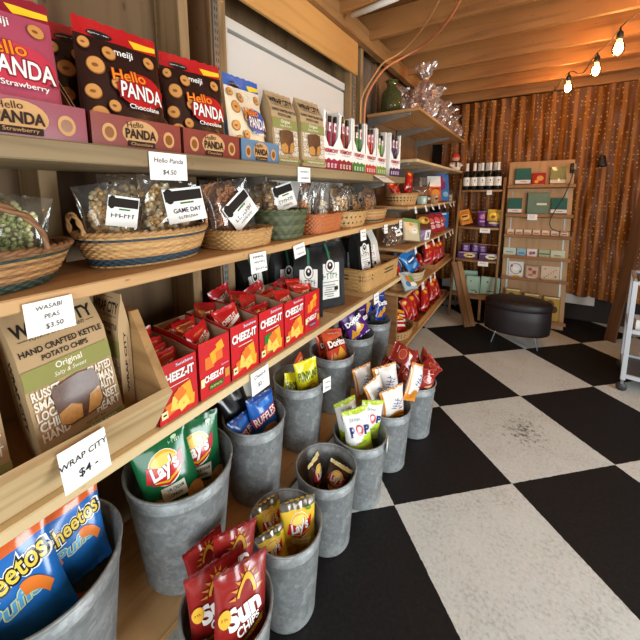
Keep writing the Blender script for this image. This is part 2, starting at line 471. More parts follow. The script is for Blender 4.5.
# ------------------------------------------------------------------ the room
def floor_mat():
    m, nt, b = newmat('painted checker floor'); tc = N(nt, 'ShaderNodeTexCoord')
    mp = N(nt, 'ShaderNodeMapping', vector_type='TEXTURE'); mp.inputs['Location'].default_value = (-.421, 1.348, 0)
    mp.inputs['Rotation'].default_value = (0, 0, RAD(45.6-1.3)); mp.inputs['Scale'].default_value = (.612, .612, 1)
    nt.links.new(tc.outputs['Object'], mp.inputs[0])
    nw = N(nt, 'ShaderNodeTexNoise'); nw.inputs['Scale'].default_value = 60; nt.links.new(tc.outputs['Object'], nw.inputs['Vector'])
    wob = N(nt, 'ShaderNodeVectorMath', operation='MULTIPLY_ADD'); wob.inputs[1].default_value = (.012,)*3
    nt.links.new(nw.outputs['Color'], wob.inputs[0]); nt.links.new(mp.outputs[0], wob.inputs[2])
    sub = N(nt, 'ShaderNodeVectorMath', operation='SUBTRACT'); sub.inputs[1].default_value = (.006, .006, -.5); nt.links.new(wob.outputs[0], sub.inputs[0])
    ck = N(nt, 'ShaderNodeTexChecker'); ck.inputs['Scale'].default_value = 1; nt.links.new(sub.outputs[0], ck.inputs['Vector'])
    def noise(sc, det):
        n = N(nt, 'ShaderNodeTexNoise'); n.inputs['Scale'].default_value = sc; n.inputs['Detail'].default_value = det; n.inputs['Roughness'].default_value = .7
        nt.links.new(tc.outputs['Object'], n.inputs['Vector']); return n.outputs['Fac']
    n1, n2 = noise(70, 10), noise(5, 6)
    ad = N(nt, 'ShaderNodeMath', operation='MULTIPLY_ADD'); ad.inputs[1].default_value = .5; nt.links.new(n2, ad.inputs[0]); nt.links.new(n1, ad.inputs[2])
    wh = ramp(nt, ad.outputs[0], [(.52, '#a9aca6'), (.72, '#cfd2cd'), (1.0, '#dfe2de')])
    bk = ramp(nt, n1, [(.35, '#0d0d0f'), (.62, '#1b1b1e'), (.78, '#33322f')])
    # scuffed dirt patch worn into one pale tile
    gr = N(nt, 'ShaderNodeMapping', vector_type='TEXTURE'); gr.inputs['Location'].default_value = (.05, 2.24, 0); gr.inputs['Scale'].default_value = (.19, .26, 1)
    nt.links.new(tc.outputs['Object'], gr.inputs[0])
    ln = N(nt, 'ShaderNodeVectorMath', operation='LENGTH'); nt.links.new(gr.outputs[0], ln.inputs[0])
    n4 = noise(38, 8)
    d = N(nt, 'ShaderNodeMath', operation='MULTIPLY_ADD'); d.inputs[1].default_value = -.22; nt.links.new(ln.outputs['Value'], d.inputs[0]); nt.links.new(n4, d.inputs[2])
    dr = ramp(nt, d.outputs[0], [(.42, '#ffffff'), (.56, '#6a655c')])
    mw = N(nt, 'ShaderNodeMix', data_type='RGBA', blend_type='MULTIPLY'); mw.inputs[0].default_value = 1
    nt.links.new(wh.outputs[0], mw.inputs[6]); nt.links.new(dr.outputs[0], mw.inputs[7])
    mx = N(nt, 'ShaderNodeMix', data_type='RGBA'); nt.links.new(ck.outputs['Fac'], mx.inputs[0])
    nt.links.new(bk.outputs[0], mx.inputs[6]); nt.links.new(mw.outputs[2], mx.inputs[7])
    nt.links.new(mx.outputs[2], b.inputs['Base Color']); b.inputs['Roughness'].default_value = .62; b.inputs['Specular IOR Level'].default_value = .3
    bp = N(nt, 'ShaderNodeBump'); bp.inputs['Strength'].default_value = .1; bp.inputs['Distance'].default_value = .004
    nt.links.new(n1, bp.inputs['Height']); nt.links.new(bp.outputs[0], b.inputs['Normal'])
    return m
XW, XF = -1.05, -.74
Z_TOP, Z_2, Z_3, Z_B = 1.512, 1.23, .815, .225
struct(B().box(-1.23, 2.62, -1.72, 4.72, -.06, 0, floor_mat(), 0).build('floor'))
wl = B().box(-1.24, -1.19, -1.72, 4.72, 0, 2.62, SHEATH, 0).build('wall_left'); struct(wl)
for y0, y1, m in [(-1.2, -1.16, STUD), (-.62, -.58, STUD), (-.12, -.08, STUD_D), (.35, .392, STUD), (.805, .845, STUD), (.945, .983, STUD_D), (.985, 1.025, STUD), (2.125, 2.165, STUD), (2.17, 2.21, STUD), (2.285, 2.325, STUD)]:
    B().box(-1.189, XW, y0, y1, .001, 2.42, m, .002).build('stud', wl)
B().box(-1.16, -1.12, 2.327, 2.68, .001, 2.42, GREY_WOOD, .002).build('weathered_board', wl)
B().box(-1.16, -1.105, 2.682, 4.6, .001, 2.42, STUD_D, .001).build('back_board', wl)
B().box(XW+.001, XW+.018, .985, 2.2, 2.187, 2.388, PLY, .002).build('header_panel', wl)
# pale flush door or window cover set behind the shelves
wp = B(); wp.box(-1.13, -1.092, 1.05, 2.115, .3, 2.07, plain('#d9d6cf', .5), .003)
wd = wp.build('door_1'); struct(wd)
B().box(-1.13, -1.085, 1.05, 2.115, 2.082, 2.125, plain('#d3cfc6', .5), .002).build('door_rail', wd)
B().box(-1.088, -1.08, 1.05, 1.062, .3, 2.08, plain('#cfccc4', .5), .001).build('door_edge', wd)
struct(B().box(-1.05, -1.0, -1.7, 3.9, 2.39, 2.5, LEDGER, .003).build('trim_1'))
ce = B().box(-1.23, 2.62, -1.72, 4.72, 2.602, 2.64, DECK, 0).build('ceiling'); struct(ce)
for y in (-1.2, -.75, -.3, .15, .6, 1.05, 1.5, 1.93, 2.36, 2.76, 3.21, 3.64, 4.07, 4.5):
    j = B().box(-1.2, 2.55, 0, .04, 2.44, 2.601, JOIST, .003).build('joist', ce); j.location = (0, y, 0); j.rotation_euler = (0, 0, RAD(3.2))
struct(B().box(-1.23, 2.62, 4.66, 4.72, 0, 2.62, plain('#2a221c', .9), 0).build('wall_back'))
wr = B(); WRM = wood('#9a7650', '#785534', 'Z', scale=.5)
for a in [(-1.72, .2, 0, 2.62), (1.7, 4.72, 0, 2.62), (.2, 1.7, 2.1, 2.62)]: wr.box(2.6, 2.66, a[0], a[1], a[2], a[3], WRM, 0)
struct(wr.build('wall_right'))
wf = B()
for a in [(-1.23, -.6, 0, 2.62), (1.6, 2.62, 0, 2.62), (-.6, 1.6, 2.1, 2.62)]: wf.box(a[0], a[1], -1.76, -1.7, a[2], a[3], WRM, 0)
struct(wf.build('wall_front'))
struct(B().box(-.9, .62, 4.56, 4.6, .2, .36, plain('#bdbab2', .6), .004).build('trim_2'))
# whitewashed batten where ledger and joists meet
b = B(); b.tube([(-.94, 1.92, 2.422), (-.66, 1.885, 2.422)], .017, plain('#c9c0b2', .7, noise=.2), 10)
struct(b.build('trim_3'))

# curtain
def curtain_mat():
    m, nt, b = newmat('russet curtain cloth'); tc = N(nt, 'ShaderNodeTexCoord'); uv = tc.outputs['UV']
    mp = N(nt, 'ShaderNodeMapping'); mp.inputs['Scale'].default_value = (1, 1, 1); nt.links.new(uv, mp.inputs[0])
    vo = N(nt, 'ShaderNodeTexVoronoi'); vo.inputs['Scale'].default_value = 24; vo.inputs['Randomness'].default_value = .35; nt.links.new(mp.outputs[0], vo.inputs['Vector'])
    dots = ramp(nt, vo.outputs['Distance'], [(.17, '#ffffff'), (.21, '#000000')])
    sep = N(nt, 'ShaderNodeSeparateXYZ'); nt.links.new(uv, sep.inputs[0])
    st = N(nt, 'ShaderNodeMath', operation='SINE'); sm = N(nt, 'ShaderNodeMath', operation='MULTIPLY'); sm.inputs[1].default_value = 55
    nt.links.new(sep.outputs[0], sm.inputs[0]); nt.links.new(sm.outputs[0], st.inputs[0])
    r = ramp(nt, st.outputs[0], [(.2, '#64360f'), (.75, '#96591c')])
    mx = N(nt, 'ShaderNodeMix', data_type='RGBA'); nt.links.new(dots.outputs[0], mx.inputs[0]); nt.links.new(r.outputs[0], mx.inputs[6]); mx.inputs[7].default_value = srgb('#bd9147')
    nt.links.new(mx.outputs[2], b.inputs['Base Color']); b.inputs['Roughness'].default_value = .55; b.inputs['Specular IOR Level'].default_value = .35
    ml = N(nt, 'ShaderNodeMath', operation='MULTIPLY'); ml.inputs[1].default_value = .1; nt.links.new(dots.outputs[0], ml.inputs[0]); nt.links.new(ml.outputs[0], b.inputs['Metallic'])
    bp = N(nt, 'ShaderNodeBump'); bp.inputs['Strength'].default_value = .6; bp.inputs['Distance'].default_value = .008
    nt.links.new(dots.outputs[0], bp.inputs['Height']); nt.links.new(bp.outputs[0], b.inputs['Normal'])
    return m
def curtain():
    b = B(); nx, nz = 420, 60; x0, x1, z0, z1 = -.97, 2.5, .3, 2.43; vs = []; uvs = []
    for j in range(nz+1):
        v = j/nz; z = z0+(z1-z0)*v
        for i in range(nx+1):
            u = i/nx; x = x0+(x1-x0)*u; d = 1-v*.25
            y = 4.53+d*(.015*math.sin(x*44+1.4*math.sin(3*x+2.5*v))+.010*math.sin(x*58+2.5*math.sin(x*5-4*v))+.005*math.sin(x*97+13*v+3*math.sin(9*x))+.007*math.sin(x*40-31*v+2*math.sin(7*x+5*v))*math.sin(4*x+6*v)**2+.006*math.sin(x*22+26*v+3*math.sin(5*x-7*v)))
            y += .012*math.sin(9*x+11*v)*(1-v)+.01*math.sin(30*x-24*v)*math.sin(5*x+6*v)**2
            zz = z+(.02*math.sin(6*x)+.012*math.sin(23*x))*(1-v)
            if x > .55: zz += 0
            vs.append((x, y, zz)); uvs.append((x*1.25, z))
    fs = [[j*(nx+1)+i, j*(nx+1)+i+1, (j+1)*(nx+1)+i+1, (j+1)*(nx+1)+i] for j in range(nz) for i in range(nx)]
    b.add(vs, fs, curtain_mat(), True); o = b.build('curtain')
    ul = o.data.uv_layers.new(name='UVMap')
    for l in o.data.loops: ul.data[l.index].uv = uvs[l.vertex_index]
    tag(o, 'russet satin curtain with rows of gold sequins covering the back wall', 'curtain')
curtain()

# ------------------------------------------------------------------ shelves
def bracket(b, y, z, x0=XW, x1=-.8, m=STEEL, dn=.055):
    b.box(x0, x1, y-.004, y+.004, z-.018, z-.001, m, .001)
    b.add([(x0, y-.002, z-.018), (x0, y+.002, z-.018), (x1, y-.002, z-.018), (x1, y+.002, z-.018), (x0, y-.002, z-.018-dn), (x0, y+.002, z-.018-dn)], [[0, 2, 4], [1, 5, 3], [4, 2, 3, 5], [0, 4, 5, 1]], m)
def shelf(label, z, th, y0, y1, m, x0=XW+.012, x1=XF, brs=(), bm=STEEL, nose=None):
    o = thing('wall_shelf', label, 'shelf', (0, 0, 0), 0, 'long plank wall shelves')
    B().box(x0, x1, y0, y1, z-th, z, m, .003).build('shelf_board', o)
    for y in brs:
        b = B(); bracket(b, y, z-th, x0, x1-.07, bm); b.build('bracket', o)
    return o
shelf('thick top plank shelf carrying candy bags and white snack cartons', Z_TOP, .04, -.9, 2.36, PINE_TOP_SHADED, brs=(-.1, .965, 2.15))
shelf('second plank shelf carrying the row of woven baskets', Z_2, .028, -.9, 2.34, PINE, brs=(-.1, .965, 2.15))
shelf('third plank shelf carrying red cracker boxes and coffee bags', Z_3, .028, -.9, 2.36, PINE_LIGHT, brs=(-.1, .965, 2.15))
lo = shelf('lowest wide plank shelf under the upper row of metal buckets', Z_B, .02, -.9, 2.42, PINE, x0=-1.15)
for y in (-.3, 1.0, 2.3): B().box(-1.14, -.9, y-.02, y+.02, 0.001, Z_B-.0205, STUD_D, .002).build('support_block', lo)
def standard(y, z0, z1, x=XW, lab='slotted metal shelf upright'):
    b = B(); b.box(x+.001, x+.009, y-.013, y+.013, z0, z1, STEEL, .001)
    k = z0+.03; dk = plain('#2d2a27', .8)
    while k < z1-.02:
        for s in (-.005, .005): b.box(x+.0088, x+.0094, y+s-.0016, y+s+.0016, k-.007, k+.007, dk, 0)
        k += .026
    return tag(b.build('shelf_upright'), lab, 'shelf upright', 'slotted metal shelf uprights')
standard(.965, .3, 2.41, lab='slotted metal shelf upright on the stud before the white panel')
standard(2.167, .3, 2.18, lab='slotted metal shelf upright on the stud after the white panel')
standard(-.1, .3, 2.41, lab='slotted metal shelf upright behind the pink candy tray')
# second bay of shelves towards the curtain
x2 = -1.0945
shelf('highest short shelf holding green glass vase and cellophane gift bundles', 2.0, .022, 2.5, 4.4, wood('#c99a66', '#a97843', 'Y'), x0=x2, x1=-.70, brs=(2.53, 3.2, 3.9))
shelf('nearly empty short shelf with the white figurine at its end', 1.647, .022, 2.5, 4.42, PINE_LIGHT, x0=x2, x1=-.70, brs=(2.53, 3.2, 3.9))
shelf('short shelf with striped basket and bread bag below the empty shelf', 1.307, .022, 2.46, 4.28, PINE, x0=x2, brs=(2.72, 3.3, 3.9))
shelf('short shelf of purple and green packets with tags along its edge', .99, .022, 2.46, 4.28, PINE, x0=x2, brs=(2.72, 3.3, 3.9))
c_ = shelf('short shelf with blue chip bags and tray of red snack bags', .645, .022, 2.46, 4.26, PINE, x0=x2)
B().box(-1.09, -.80, 2.463, 2.48, Z_B+.0005, .6225, wood('#a3764a', '#7d5531', 'X'), .002).build('support_panel', c_)
d_ = shelf('lowest short shelf near the floor with trays of red snack bags', .225, .022, 2.46, 4.26, PINE, x0=x2)
for y in (2.75, 3.5, 4.15): B().box(-1.09, -.95, y-.02, y+.02, 0.001, .2025, STUD_D, .002).build('support_block', d_)
for i, (y, l) in enumerate([(2.7, 'beside the weathered grey board'), (3.3, 'behind the bread bag'), (3.9, 'behind the tall pouches')]):
    standard(y, .3, 2.38, -1.105, 'slotted metal shelf upright '+l)

# ------------------------------------------------------------------ light
STR = thing('string_lights', 'dark string of warm filament bulbs stapled under the joists', 'string lights')
def spline(c, n=8):
    c = [Vector(p) for p in c]; out = []
    for i in range(len(c)-1):
        p0, p1, p2, p3 = c[max(i-1, 0)], c[i], c[i+1], c[min(i+2, len(c)-1)]
        for k in range(n):
            t = k/n; out.append(.5*((2*p1)+(p2-p0)*t+(2*p0-5*p1+4*p2-p3)*t*t+(3*p1-p0-3*p2+p3)*t**3))
    return out+[c[-1]]
FIL = emit('#ffb860', 45)
def bulb(x, y, z, p):
    b = B(); b.lathe([(.001, -.062), (.018, -.055), (.031, -.036), (.034, -.014), (.029, .01), (.017, .032), (.0125, .04)], cello('#ffd9a0', .9, .03), 24, cap=False); o = b.build('bulb', STR); o.location = (x, y, z)
    b = B()
    for k in range(6):
        a = 2*PI*k/6; b.tube([(.006*math.cos(a), .006*math.sin(a), .02), (.013*math.cos(a+.5), .013*math.sin(a+.5), -.04)], .0024, FIL, 5)
    b.build('filament', o)
    b = B(); b.lathe([(.0135, .036), (.017, .04), (.018, .075), (.012, .085), (.006, .09), (.004, .11)], plain('#1d1a18', .6), 16); b.build('socket', o)
    l = bpy.data.lights.new('bulb_light', 'POINT'); l.energy = p; l.color = (1, .76, .45); l.shadow_soft_size = .03
    lo = bpy.data.objects.new('bulb_light', l); COL.objects.link(lo); lo.location = (x, y, z-.01)
P_VIS, P_OFF = 6.0, 5.6
BULBS = [(.185, 3.9), (.325, 3.48), (.385, 3.05)]
for x, y in BULBS: bulb(x, y, 2.325, P_VIS)
OFF = [(.52, 2.55), (.6, 2.0), (.66, 1.4), (.7, .8), (.7, .2), (.7, -.5)]
for x, y in OFF: bulb(x, y, 2.325, P_OFF if y > 1.6 else 1.6)
ctl = [(.1, 4.05, 2.37), (.08, 4.02, 2.30), (.185, 3.9, 2.435), (.26, 3.72, 2.36), (.31, 3.6, 2.43), (.325, 3.48, 2.435), (.37, 3.27, 2.43), (.385, 3.05, 2.435), (.45, 2.8, 2.43)]+[(x, y, 2.435) for x, y in OFF]
b = B(); b.tube(spline(ctl), .004, plain('#1d1a18', .6), 8); b.build('cord', STR)
def area(name, loc, rot, sx, sy, e, col):
    l = bpy.data.lights.new(name, 'AREA'); l.shape = 'RECTANGLE'; l.size = sx; l.size_y = sy; l.energy = e; l.color = col
    o = bpy.data.objects.new(name, l); COL.objects.link(o); o.location = loc; o.rotation_euler = rot; return o
area('daylight_side_door', (2.58, .95, 1.05), (0, RAD(90), 0), 2.0, 1.45, 88, (.91, .98, 1.0))
area('added_front_fill', (.5, -1.69, 1.1), (RAD(90), 0, 0), 2.1, 2.0, 46, (.91, .98, 1.0))  # front light added as fill to lift shadows, not a known source
w = bpy.data.worlds.new('World'); SC.world = w; w.use_nodes = True
w.node_tree.nodes['Background'].inputs[0].default_value = (.75, .85, 1, 1); w.node_tree.nodes['Background'].inputs[1].default_value = .35

# ------------------------------------------------------------------ camera
cam = bpy.data.cameras.new('camera'); co = bpy.data.objects.new('camera', cam); COL.objects.link(co); SC.camera = co
PITCH, ROLL, YAW = RAD(8.1691), RAD(-.4847), RAD(34.0569)
fw = Vector((-math.sin(YAW)*math.cos(PITCH), math.cos(YAW)*math.cos(PITCH), -math.sin(PITCH)))
r0 = Vector((math.cos(YAW), math.sin(YAW), 0)); u0 = r0.cross(fw)
rr = r0*math.cos(ROLL)+u0*math.sin(ROLL); uu = -r0*math.sin(ROLL)+u0*math.cos(ROLL)
M = Matrix((rr, uu, -fw)).transposed().to_4x4(); M.translation = (0, 0, H_CAM); co.matrix_world = M
cam.sensor_width = 36; cam.lens = 337.8676/640*36; cam.shift_x = (320-302.963)/640; cam.shift_y = (241.770-320)/640
cam.clip_start = .02; cam.clip_end = 60
SC.view_settings.view_transform = 'Standard'; SC.view_settings.look = 'None'; SC.view_settings.exposure = .36; SC.view_settings.gamma = 1
SC.view_settings.use_curve_mapping = False

# ------------------------------------------------------------------ top shelf: candy trays and pouches
RED, DKRED = film('#b3171c'), film('#7d1115'); TAN = paper('#c79a66'); DKB = paper('#33211a'); YEL = film('#f0c52a'); CREAM = film('#e6d3b4')
BIS, BIS2 = film('#cf9352'), film('#8a5526'); NAVY = film('#1b2a63'); GREENF = film('#3f7a2c')
def biscuit(x, z, r, k=.37): return [E_(x, z, r, r*k, BIS2), E_(x, z+.003, r*.9, r*k*.88, BIS), E_(x-.02, z, r*.35, r*k*.22, BIS2)]
def panda_items(mainc, word, flavor, oval=None):
    it = [E_(-.42, .895, .3, .035, plain('#1a1212', .4)), T('~12', -.42, .897, .022, WHITE, fit=.24), P_([(.28, .93), (.98, .93), (.98, .89), (.4, .865)], YEL)]
    it += [T('meiji', .08, .775, .085, WHITE, bold=.012)]
    it += biscuit(-.62, .62, .2)+biscuit(-.74, .4, .17)+biscuit(.7, .76, .15)+biscuit(-.66, .22, .19)+biscuit(-.3, .74, .16)
    it += biscuit(-.2, .5, .15)+biscuit(-.82, .78, .13)+biscuit(-.35, .3, .14)+biscuit(-.1, .13, .18)+[E_(.32, .47, .56, .15, mainc, rot=4)]
    it += [T('Hello', .08, .575, .13, plain('#8d1a12', .4), bold=.05, rot=4), T('Hello', .08, .575, .13, plain('#f08a1e', .4), bold=.012, rot=4)]
    it += [T(word, .34, .45, .19, plain('#7c1018', .4), bold=.06, fit=.54, rot=-3), T(word, .34, .45, .18, WHITE, bold=.02, fit=.5, rot=-3)]
    it += [T(flavor, .34, .325, .055, WHITE, bold=.01, fit=.36), P_([(-.2, .13), (.1, .19), (.25, .12), (.05, .06)], GREENF)]+biscuit(.52, .13, .24)
    return it
def tray(label, y0, y1, cmain, side, flavor, deep=.24):
    o = thing('display_tray', label, 'candy tray', (-.778, (y0+y1)/2, Z_TOP+.0005), RAD(90), 'printed candy display trays')
    w = y1-y0-.003; b = B(); F, Bk = .072, .185; t = .0015
    b.box(-w/2, w/2, 0, t, 0, F, cmain, 0)
    b.box(-w/2, w/2, deep-t, deep, 0, Bk, cmain, 0); b.box(-w/2, w/2, 0, deep, 0, t, side, 0)
    for s in (-1, 1):
        x = s*w/2; xi = x-s*t; p = [(0, 0), (deep, 0), (deep, Bk), (deep*.62, Bk*.93), (deep*.2, F*1.02), (0, F)]
        n = len(p); vs = [(x, a, c) for a, c in p]+[(xi, a, c) for a, c in p]
        b.add(vs, [list(range(n)), [n+i for i in range(n)][::-1]]+[[i, (i+1) % n, n+(i+1) % n, n+i] for i in range(n)], [cmain, side]+[side]*n)
    decals(b, [E_(0, .52, .4, .42, TAN), E_(-.66, .45, .14, .27, TAN), E_(.66, .45, .14, .27, TAN), E_(-.66, .45, .09, .17, BIS2), E_(.66, .45, .09, .17, BIS2),
               T('Hello', -.12, .78, .26, DKB, bold=.0, rot=6), T('PANDA', 0, .5, .4, DKB, bold=.035, fit=.34), R_(0, .19, .6, .18, DKB), T(flavor, 0, .19, .14, TAN, fit=.24)], flat(0), w, F)
    b.build('printed_tray', o); return o
BR = plain('#82352a', .38, 0, .5, .3, noise=.1); BRS = paper('#a9825a')
tray('pink strawberry candy tray, first on the top plank shelf', .127, .356, plain('#8a3040', .38, 0, .5, .3), BRS, 'Strawberry')
tray('red chocolate candy tray beside the pink tray', .359, .584, BR, BRS, 'Chocolate')
tray('red chocolate candy tray between its red twin and the blue tray', .587, .80, BR, BRS, 'Chocolate')
tray('blue candy tray next to the kraft chip bags', .803, 1.0, plain('#5c7d9c', .38, 0, .5, .3), BRS, 'Cream')
def panda_zone(body, top): return lambda u, v, s: top if v > .86 or abs(u) > .97 or v < .03 else body
CH = film('#2a1512'); PK = film('#ad4c62'); BL = film('#2a5fb0')
def pbag(label, y, x, z, body, top, mainc, flavor, rz, lean, roll, seed, w=.2, h=.27):
    o = bag('candy_pouch', w, h, .05, body, panda_items(mainc, 'PANDA', flavor), panda_zone(body, top), 'pouch', seed, .003, .12)
    o.location = (x, y, z); o.rotation_euler = pose(rz, lean, roll); rest(o, ZT); return tag(o, label, 'candy bag', 'candy pouches in the top shelf trays')
ZT = Z_TOP+.0035
pk = pbag('pink strawberry candy pouch standing in the pink tray', .235, -.835, ZT, PK, film('#8a1a2c'), film('#c43a4e'), 'Strawberry', 86, 7, 0, 1, .205, .275)
c1 = pbag('dark chocolate candy pouch at front of the tray beside the pink one', .475, -.835, ZT, CH, RED, RED, 'Chocolate', 84, 8, 1, 2, .2, .292)
c2 = dup(c1, 'dark chocolate candy pouch tucked behind another, close to the pink pouch'); c2.location = (-.935, .455, ZT+.02); c2.rotation_euler = pose(78, 6, -6)
c3 = dup(c1, 'dark chocolate candy pouch beside the blue pouch'); c3.location = (-.838, .687, ZT); c3.rotation_euler = pose(86, 8, 1)
c4 = dup(c1, 'dark chocolate candy pouch hidden behind the one beside the blue pouch'); c4.location = (-.935, .67, ZT); c4.rotation_euler = pose(84, 5, -3); c4.scale = (1, 1, .9)
pbag('blue topped cookies and cream candy pouch in the blue tray', .915, -.842, ZT, CREAM, BL, BL, 'Cream', 85, 8, 0, 5, .19, .29)

# kraft chip bags
KRAFT = paper('#b0946e'); KR_D = plain('#9a7448', .7); INKB = paper('#241c18'); OLIVE = paper('#8b8a4e'); KW = paper('#e9dfcd'); WINDOW = plain('#5a3a2a', .3, 0, .5, .15, noise=.5, nscale=60)
CHIP = plain('#c08a4a', .25, 0, .6, .5, noise=.4, nscale=80)
def kraft_items(win=True):
    it = [R_(0, .955, .9, .004, INKB), T('WRAP CITY', -.0, .88, .115, INKB, bold=.03, fit=.9), T('POTATO CHIP COMPANY', 0, .815, .036, INKB, fit=.62), R_(-.75, .815, .2, .004, INKB), R_(.75, .815, .2, .004, INKB),
          T('HAND CRAFTED KETTLE', 0, .74, .052, INKB, bold=.02, fit=.92), T('POTATO CHIPS', 0, .68, .052, INKB, bold=.02, fit=.52), R_(0, .565, 1.99, .135, OLIVE), T('Original', .0, .59, .06, KW, bold=.015), T('Salty & Sweet', 0, .535, .042, KW, shear=.3)]
    for i, (a, c) in enumerate([('RUSSET', 'CRAFTED'), ('SMALL', 'HUMAN'), ('LOCAL', 'QUALITY'), ('CHIPS', 'SUNSET'), ('HAND', 'HEART')]):
        z = .455-i*.072; it += [T(a, -.62, z, .085, KW, bold=.03, fit=.3), T(c, .62, z, .085, KW, bold=.03, fit=.3)]
    o = [(-.55, .42), (-.5, .46), (.1, .485), (.45, .47), (.52, .43), (.55, .22), (.42, .17), (-.3, .155), (-.5, .19)]
    it += [P_(o, WINDOW), P_([(-.5, .19), (-.3, .165), (-.02, .17), (.02, .26), (-.2, .3), (-.5, .27)], CHIP), P_([(.1, .17), (.4, .18), (.52, .23), (.5, .33), (.25, .3)], CHIP)]
    it += [R_(0, .062, 1.99, .05, OLIVE), T('wrapcitychips.com', .05, .062, .036, KW, bold=.01, fit=.7), T('NET WT 6oz', .25, .11, .028, INKB, fit=.25)]
    return it
def kraft_bag(label, w, h, t, seed=0, side=True):
    o = bag('chip_bag', w, h, t, KRAFT, kraft_items(), None, 'gusset', seed, .003, .02)
    if side:
        for s in (-1, 1):
            bb = B()
            decals(bb, [T('WRAP CITY', 0, 0, .14, INKB, bold=.025, fit=.42), T('POTATO CHIP COMPANY', .0, -.13, .045, INKB, fit=.34)],
                   (lambda x, z, s=s: (Vector((s*(w/2)*1.0, -s*(-z)*.999, h*.45-x)) if s < 0 else Vector((w/2, -z, h*.45+x)), Vector((s, 0, 0)))), h*1.2, h*.5, eps=.0006)
            bb.build('side_print', o)
    return tag(o, label, 'chip bag', 'kraft paper chip bags')
k1 = kraft_bag('large kraft paper chip bag facing out of the wooden crate', .192, .308, .085, 11)
k1.location = (-.825, .297, .842); k1.rotation_euler = pose(91, 8, -4); k1.scale = (.88, 1, 1)
k2 = dup(k1, 'kraft paper chip bag turned sideways between its neighbour and the crate end'); k2.location = (-.868, .4045, .84); k2.rotation_euler = pose(1, 0, 0); k2.scale = (.66, .34, 1.02)
k3 = dup(k1, 'kraft paper chip bag at the near edge of the crate'); k3.scale = (.9, 1, 1); k3.location = (-.845, .083, .842); k3.rotation_euler = pose(91, 9, -1)
s1 = kraft_bag('small kraft chip bag on the top plank, touching the blue tray', .148, .275, .06, 12, False)
s1.location = (-.83, 1.083, Z_TOP+.001); s1.rotation_euler = pose(86, 4, 0)
s2 = dup(s1, 'small kraft chip bag on the top plank, touching the white cartons'); s2.location = (-.80, 1.233, Z_TOP+.001); s2.rotation_euler = pose(82, 4, 1)
for q in (k1, k2, k3): rest(q, .8575)
for q in (s1, s2): rest(q, Z_TOP)
for q in (c3, c4, c1): rest(q, ZT)
# wooden crate with low front
cr = thing('wooden_crate', 'pale wooden display crate with low front holding kraft chip bags', 'crate')
def prof_xz(b, pts, y0, y1, m):
    n = len(pts); vs = [(x, y0, z) for x, z in pts]+[(x, y1, z) for x, z in pts]
    b.add(vs, [list(range(n)), [n+i for i in range(n)][::-1]]+[[i, n+i, n+(i+1) % n, (i+1) % n] for i in range(n)], m); return b
prof_xz(B(), [(-.782, Z_3+.0008), (-.762, Z_3+.0008), (-.676, .945), (-.690, .955), (-.700, .946)], -.35, .442, CRATE).build('front_board', cr)
B().box(-1.024, -.772, -.33, .416, .845, .857, CRATE_S, .002).build('bottom_board', cr)
B().box(-1.035, -1.025, -.35, .442, Z_3+.013, 1.09, CRATE_S, .002).build('back_board', cr)
for y in (-.35, .4225):
    prof_xz(B(), [(-1.024, Z_3+.013), (-.782, Z_3+.013), (-.700, .946), (-.690, .956), (-.8, 1.125), (-.9, 1.12), (-1.024, 1.10)], y, y+.02, CRATE_S).build('end_board', cr)

# white cartons of meat sticks
def carton(label, col, seed, w=.158, h=.272, d=.1):
    o = thing('snack_carton', label, 'snack carton', (0, 0, 0), 0, 'white cartons of meat sticks'); rd = random.Random(seed)
    b = B(); cc = card(col); b.box(-w/2, w/2, .0, d, 0, h*.42, WHITE, .001)
    b.box(-w/2, -w/2+.0015, 0, d, h*.42, h, WHITE, 0); b.box(w/2-.0015, w/2, 0, d, h*.42, h, WHITE, 0); b.box(-w/2, w/2, d-.0015, d, h*.42, h*1.0, WHITE, 0)
    for s in (-1, 1):   # front flaps around the V window
        pts = [(s*w/2, h*.42), (s*w*.13, h*.42), (s*w*.37, h*.6), (s*w*.39, h*.99), (s*w/2, h)]
        vs = [(x, 0, z) for x, z in pts]+[(x, .0015, z) for x, z in pts]; n = 5
        b.add(vs, [list(range(n)), [n+i for i in range(n)][::-1]]+[[i, n+i, n+(i+1) % n, (i+1) % n] for i in range(n)], WHITE)
    decals(b, [R_(0, .085, 2, .17, cc), P_([(-1, .17), (-.75, .215), (-.5, .18), (-.2, .22), (.1, .18), (.4, .215), (.75, .185), (1, .2), (1, .165), (-1, .165)], cc)]+[R_(-.6+.4*i, .09, .2, .075, WHITE) for i in range(4)]+[R_(-.6+.4*i, .09, .07, .05, cc) for i in range(4)]
           + [T('VERMONT', 0, .345, .095, paper('#b5202a'), bold=.03, fit=.8), T('~9', 0, .28, .035, INKB, fit=.5)], flat(0), w, h)
    b.build('box', o)
    for i in range(5):
        x = (-.28+.14*i)*w*1.05; s = B(); zt = h*rd.uniform(.9, 1.0); y = .012+.016*(i % 2)
        s.box(x-.009, x+.009, y, y+.012, h*.425, zt, film(col), .003)
        s.box(x-.0085, x+.0085, y-.0012, y+.0132, h*.68, zt-.03, film('#f3e4e4'), .002); s.box(x-.006, x+.006, y-.0018, y-.001, h*.72, zt-.045, film('#c43c55'), .0)
        s.box(x-.0092, x+.0092, y-.0006, y+.0126, zt-.03, zt+.0005, film('#151315'), .002)
        s.build('stick', o)
    return o
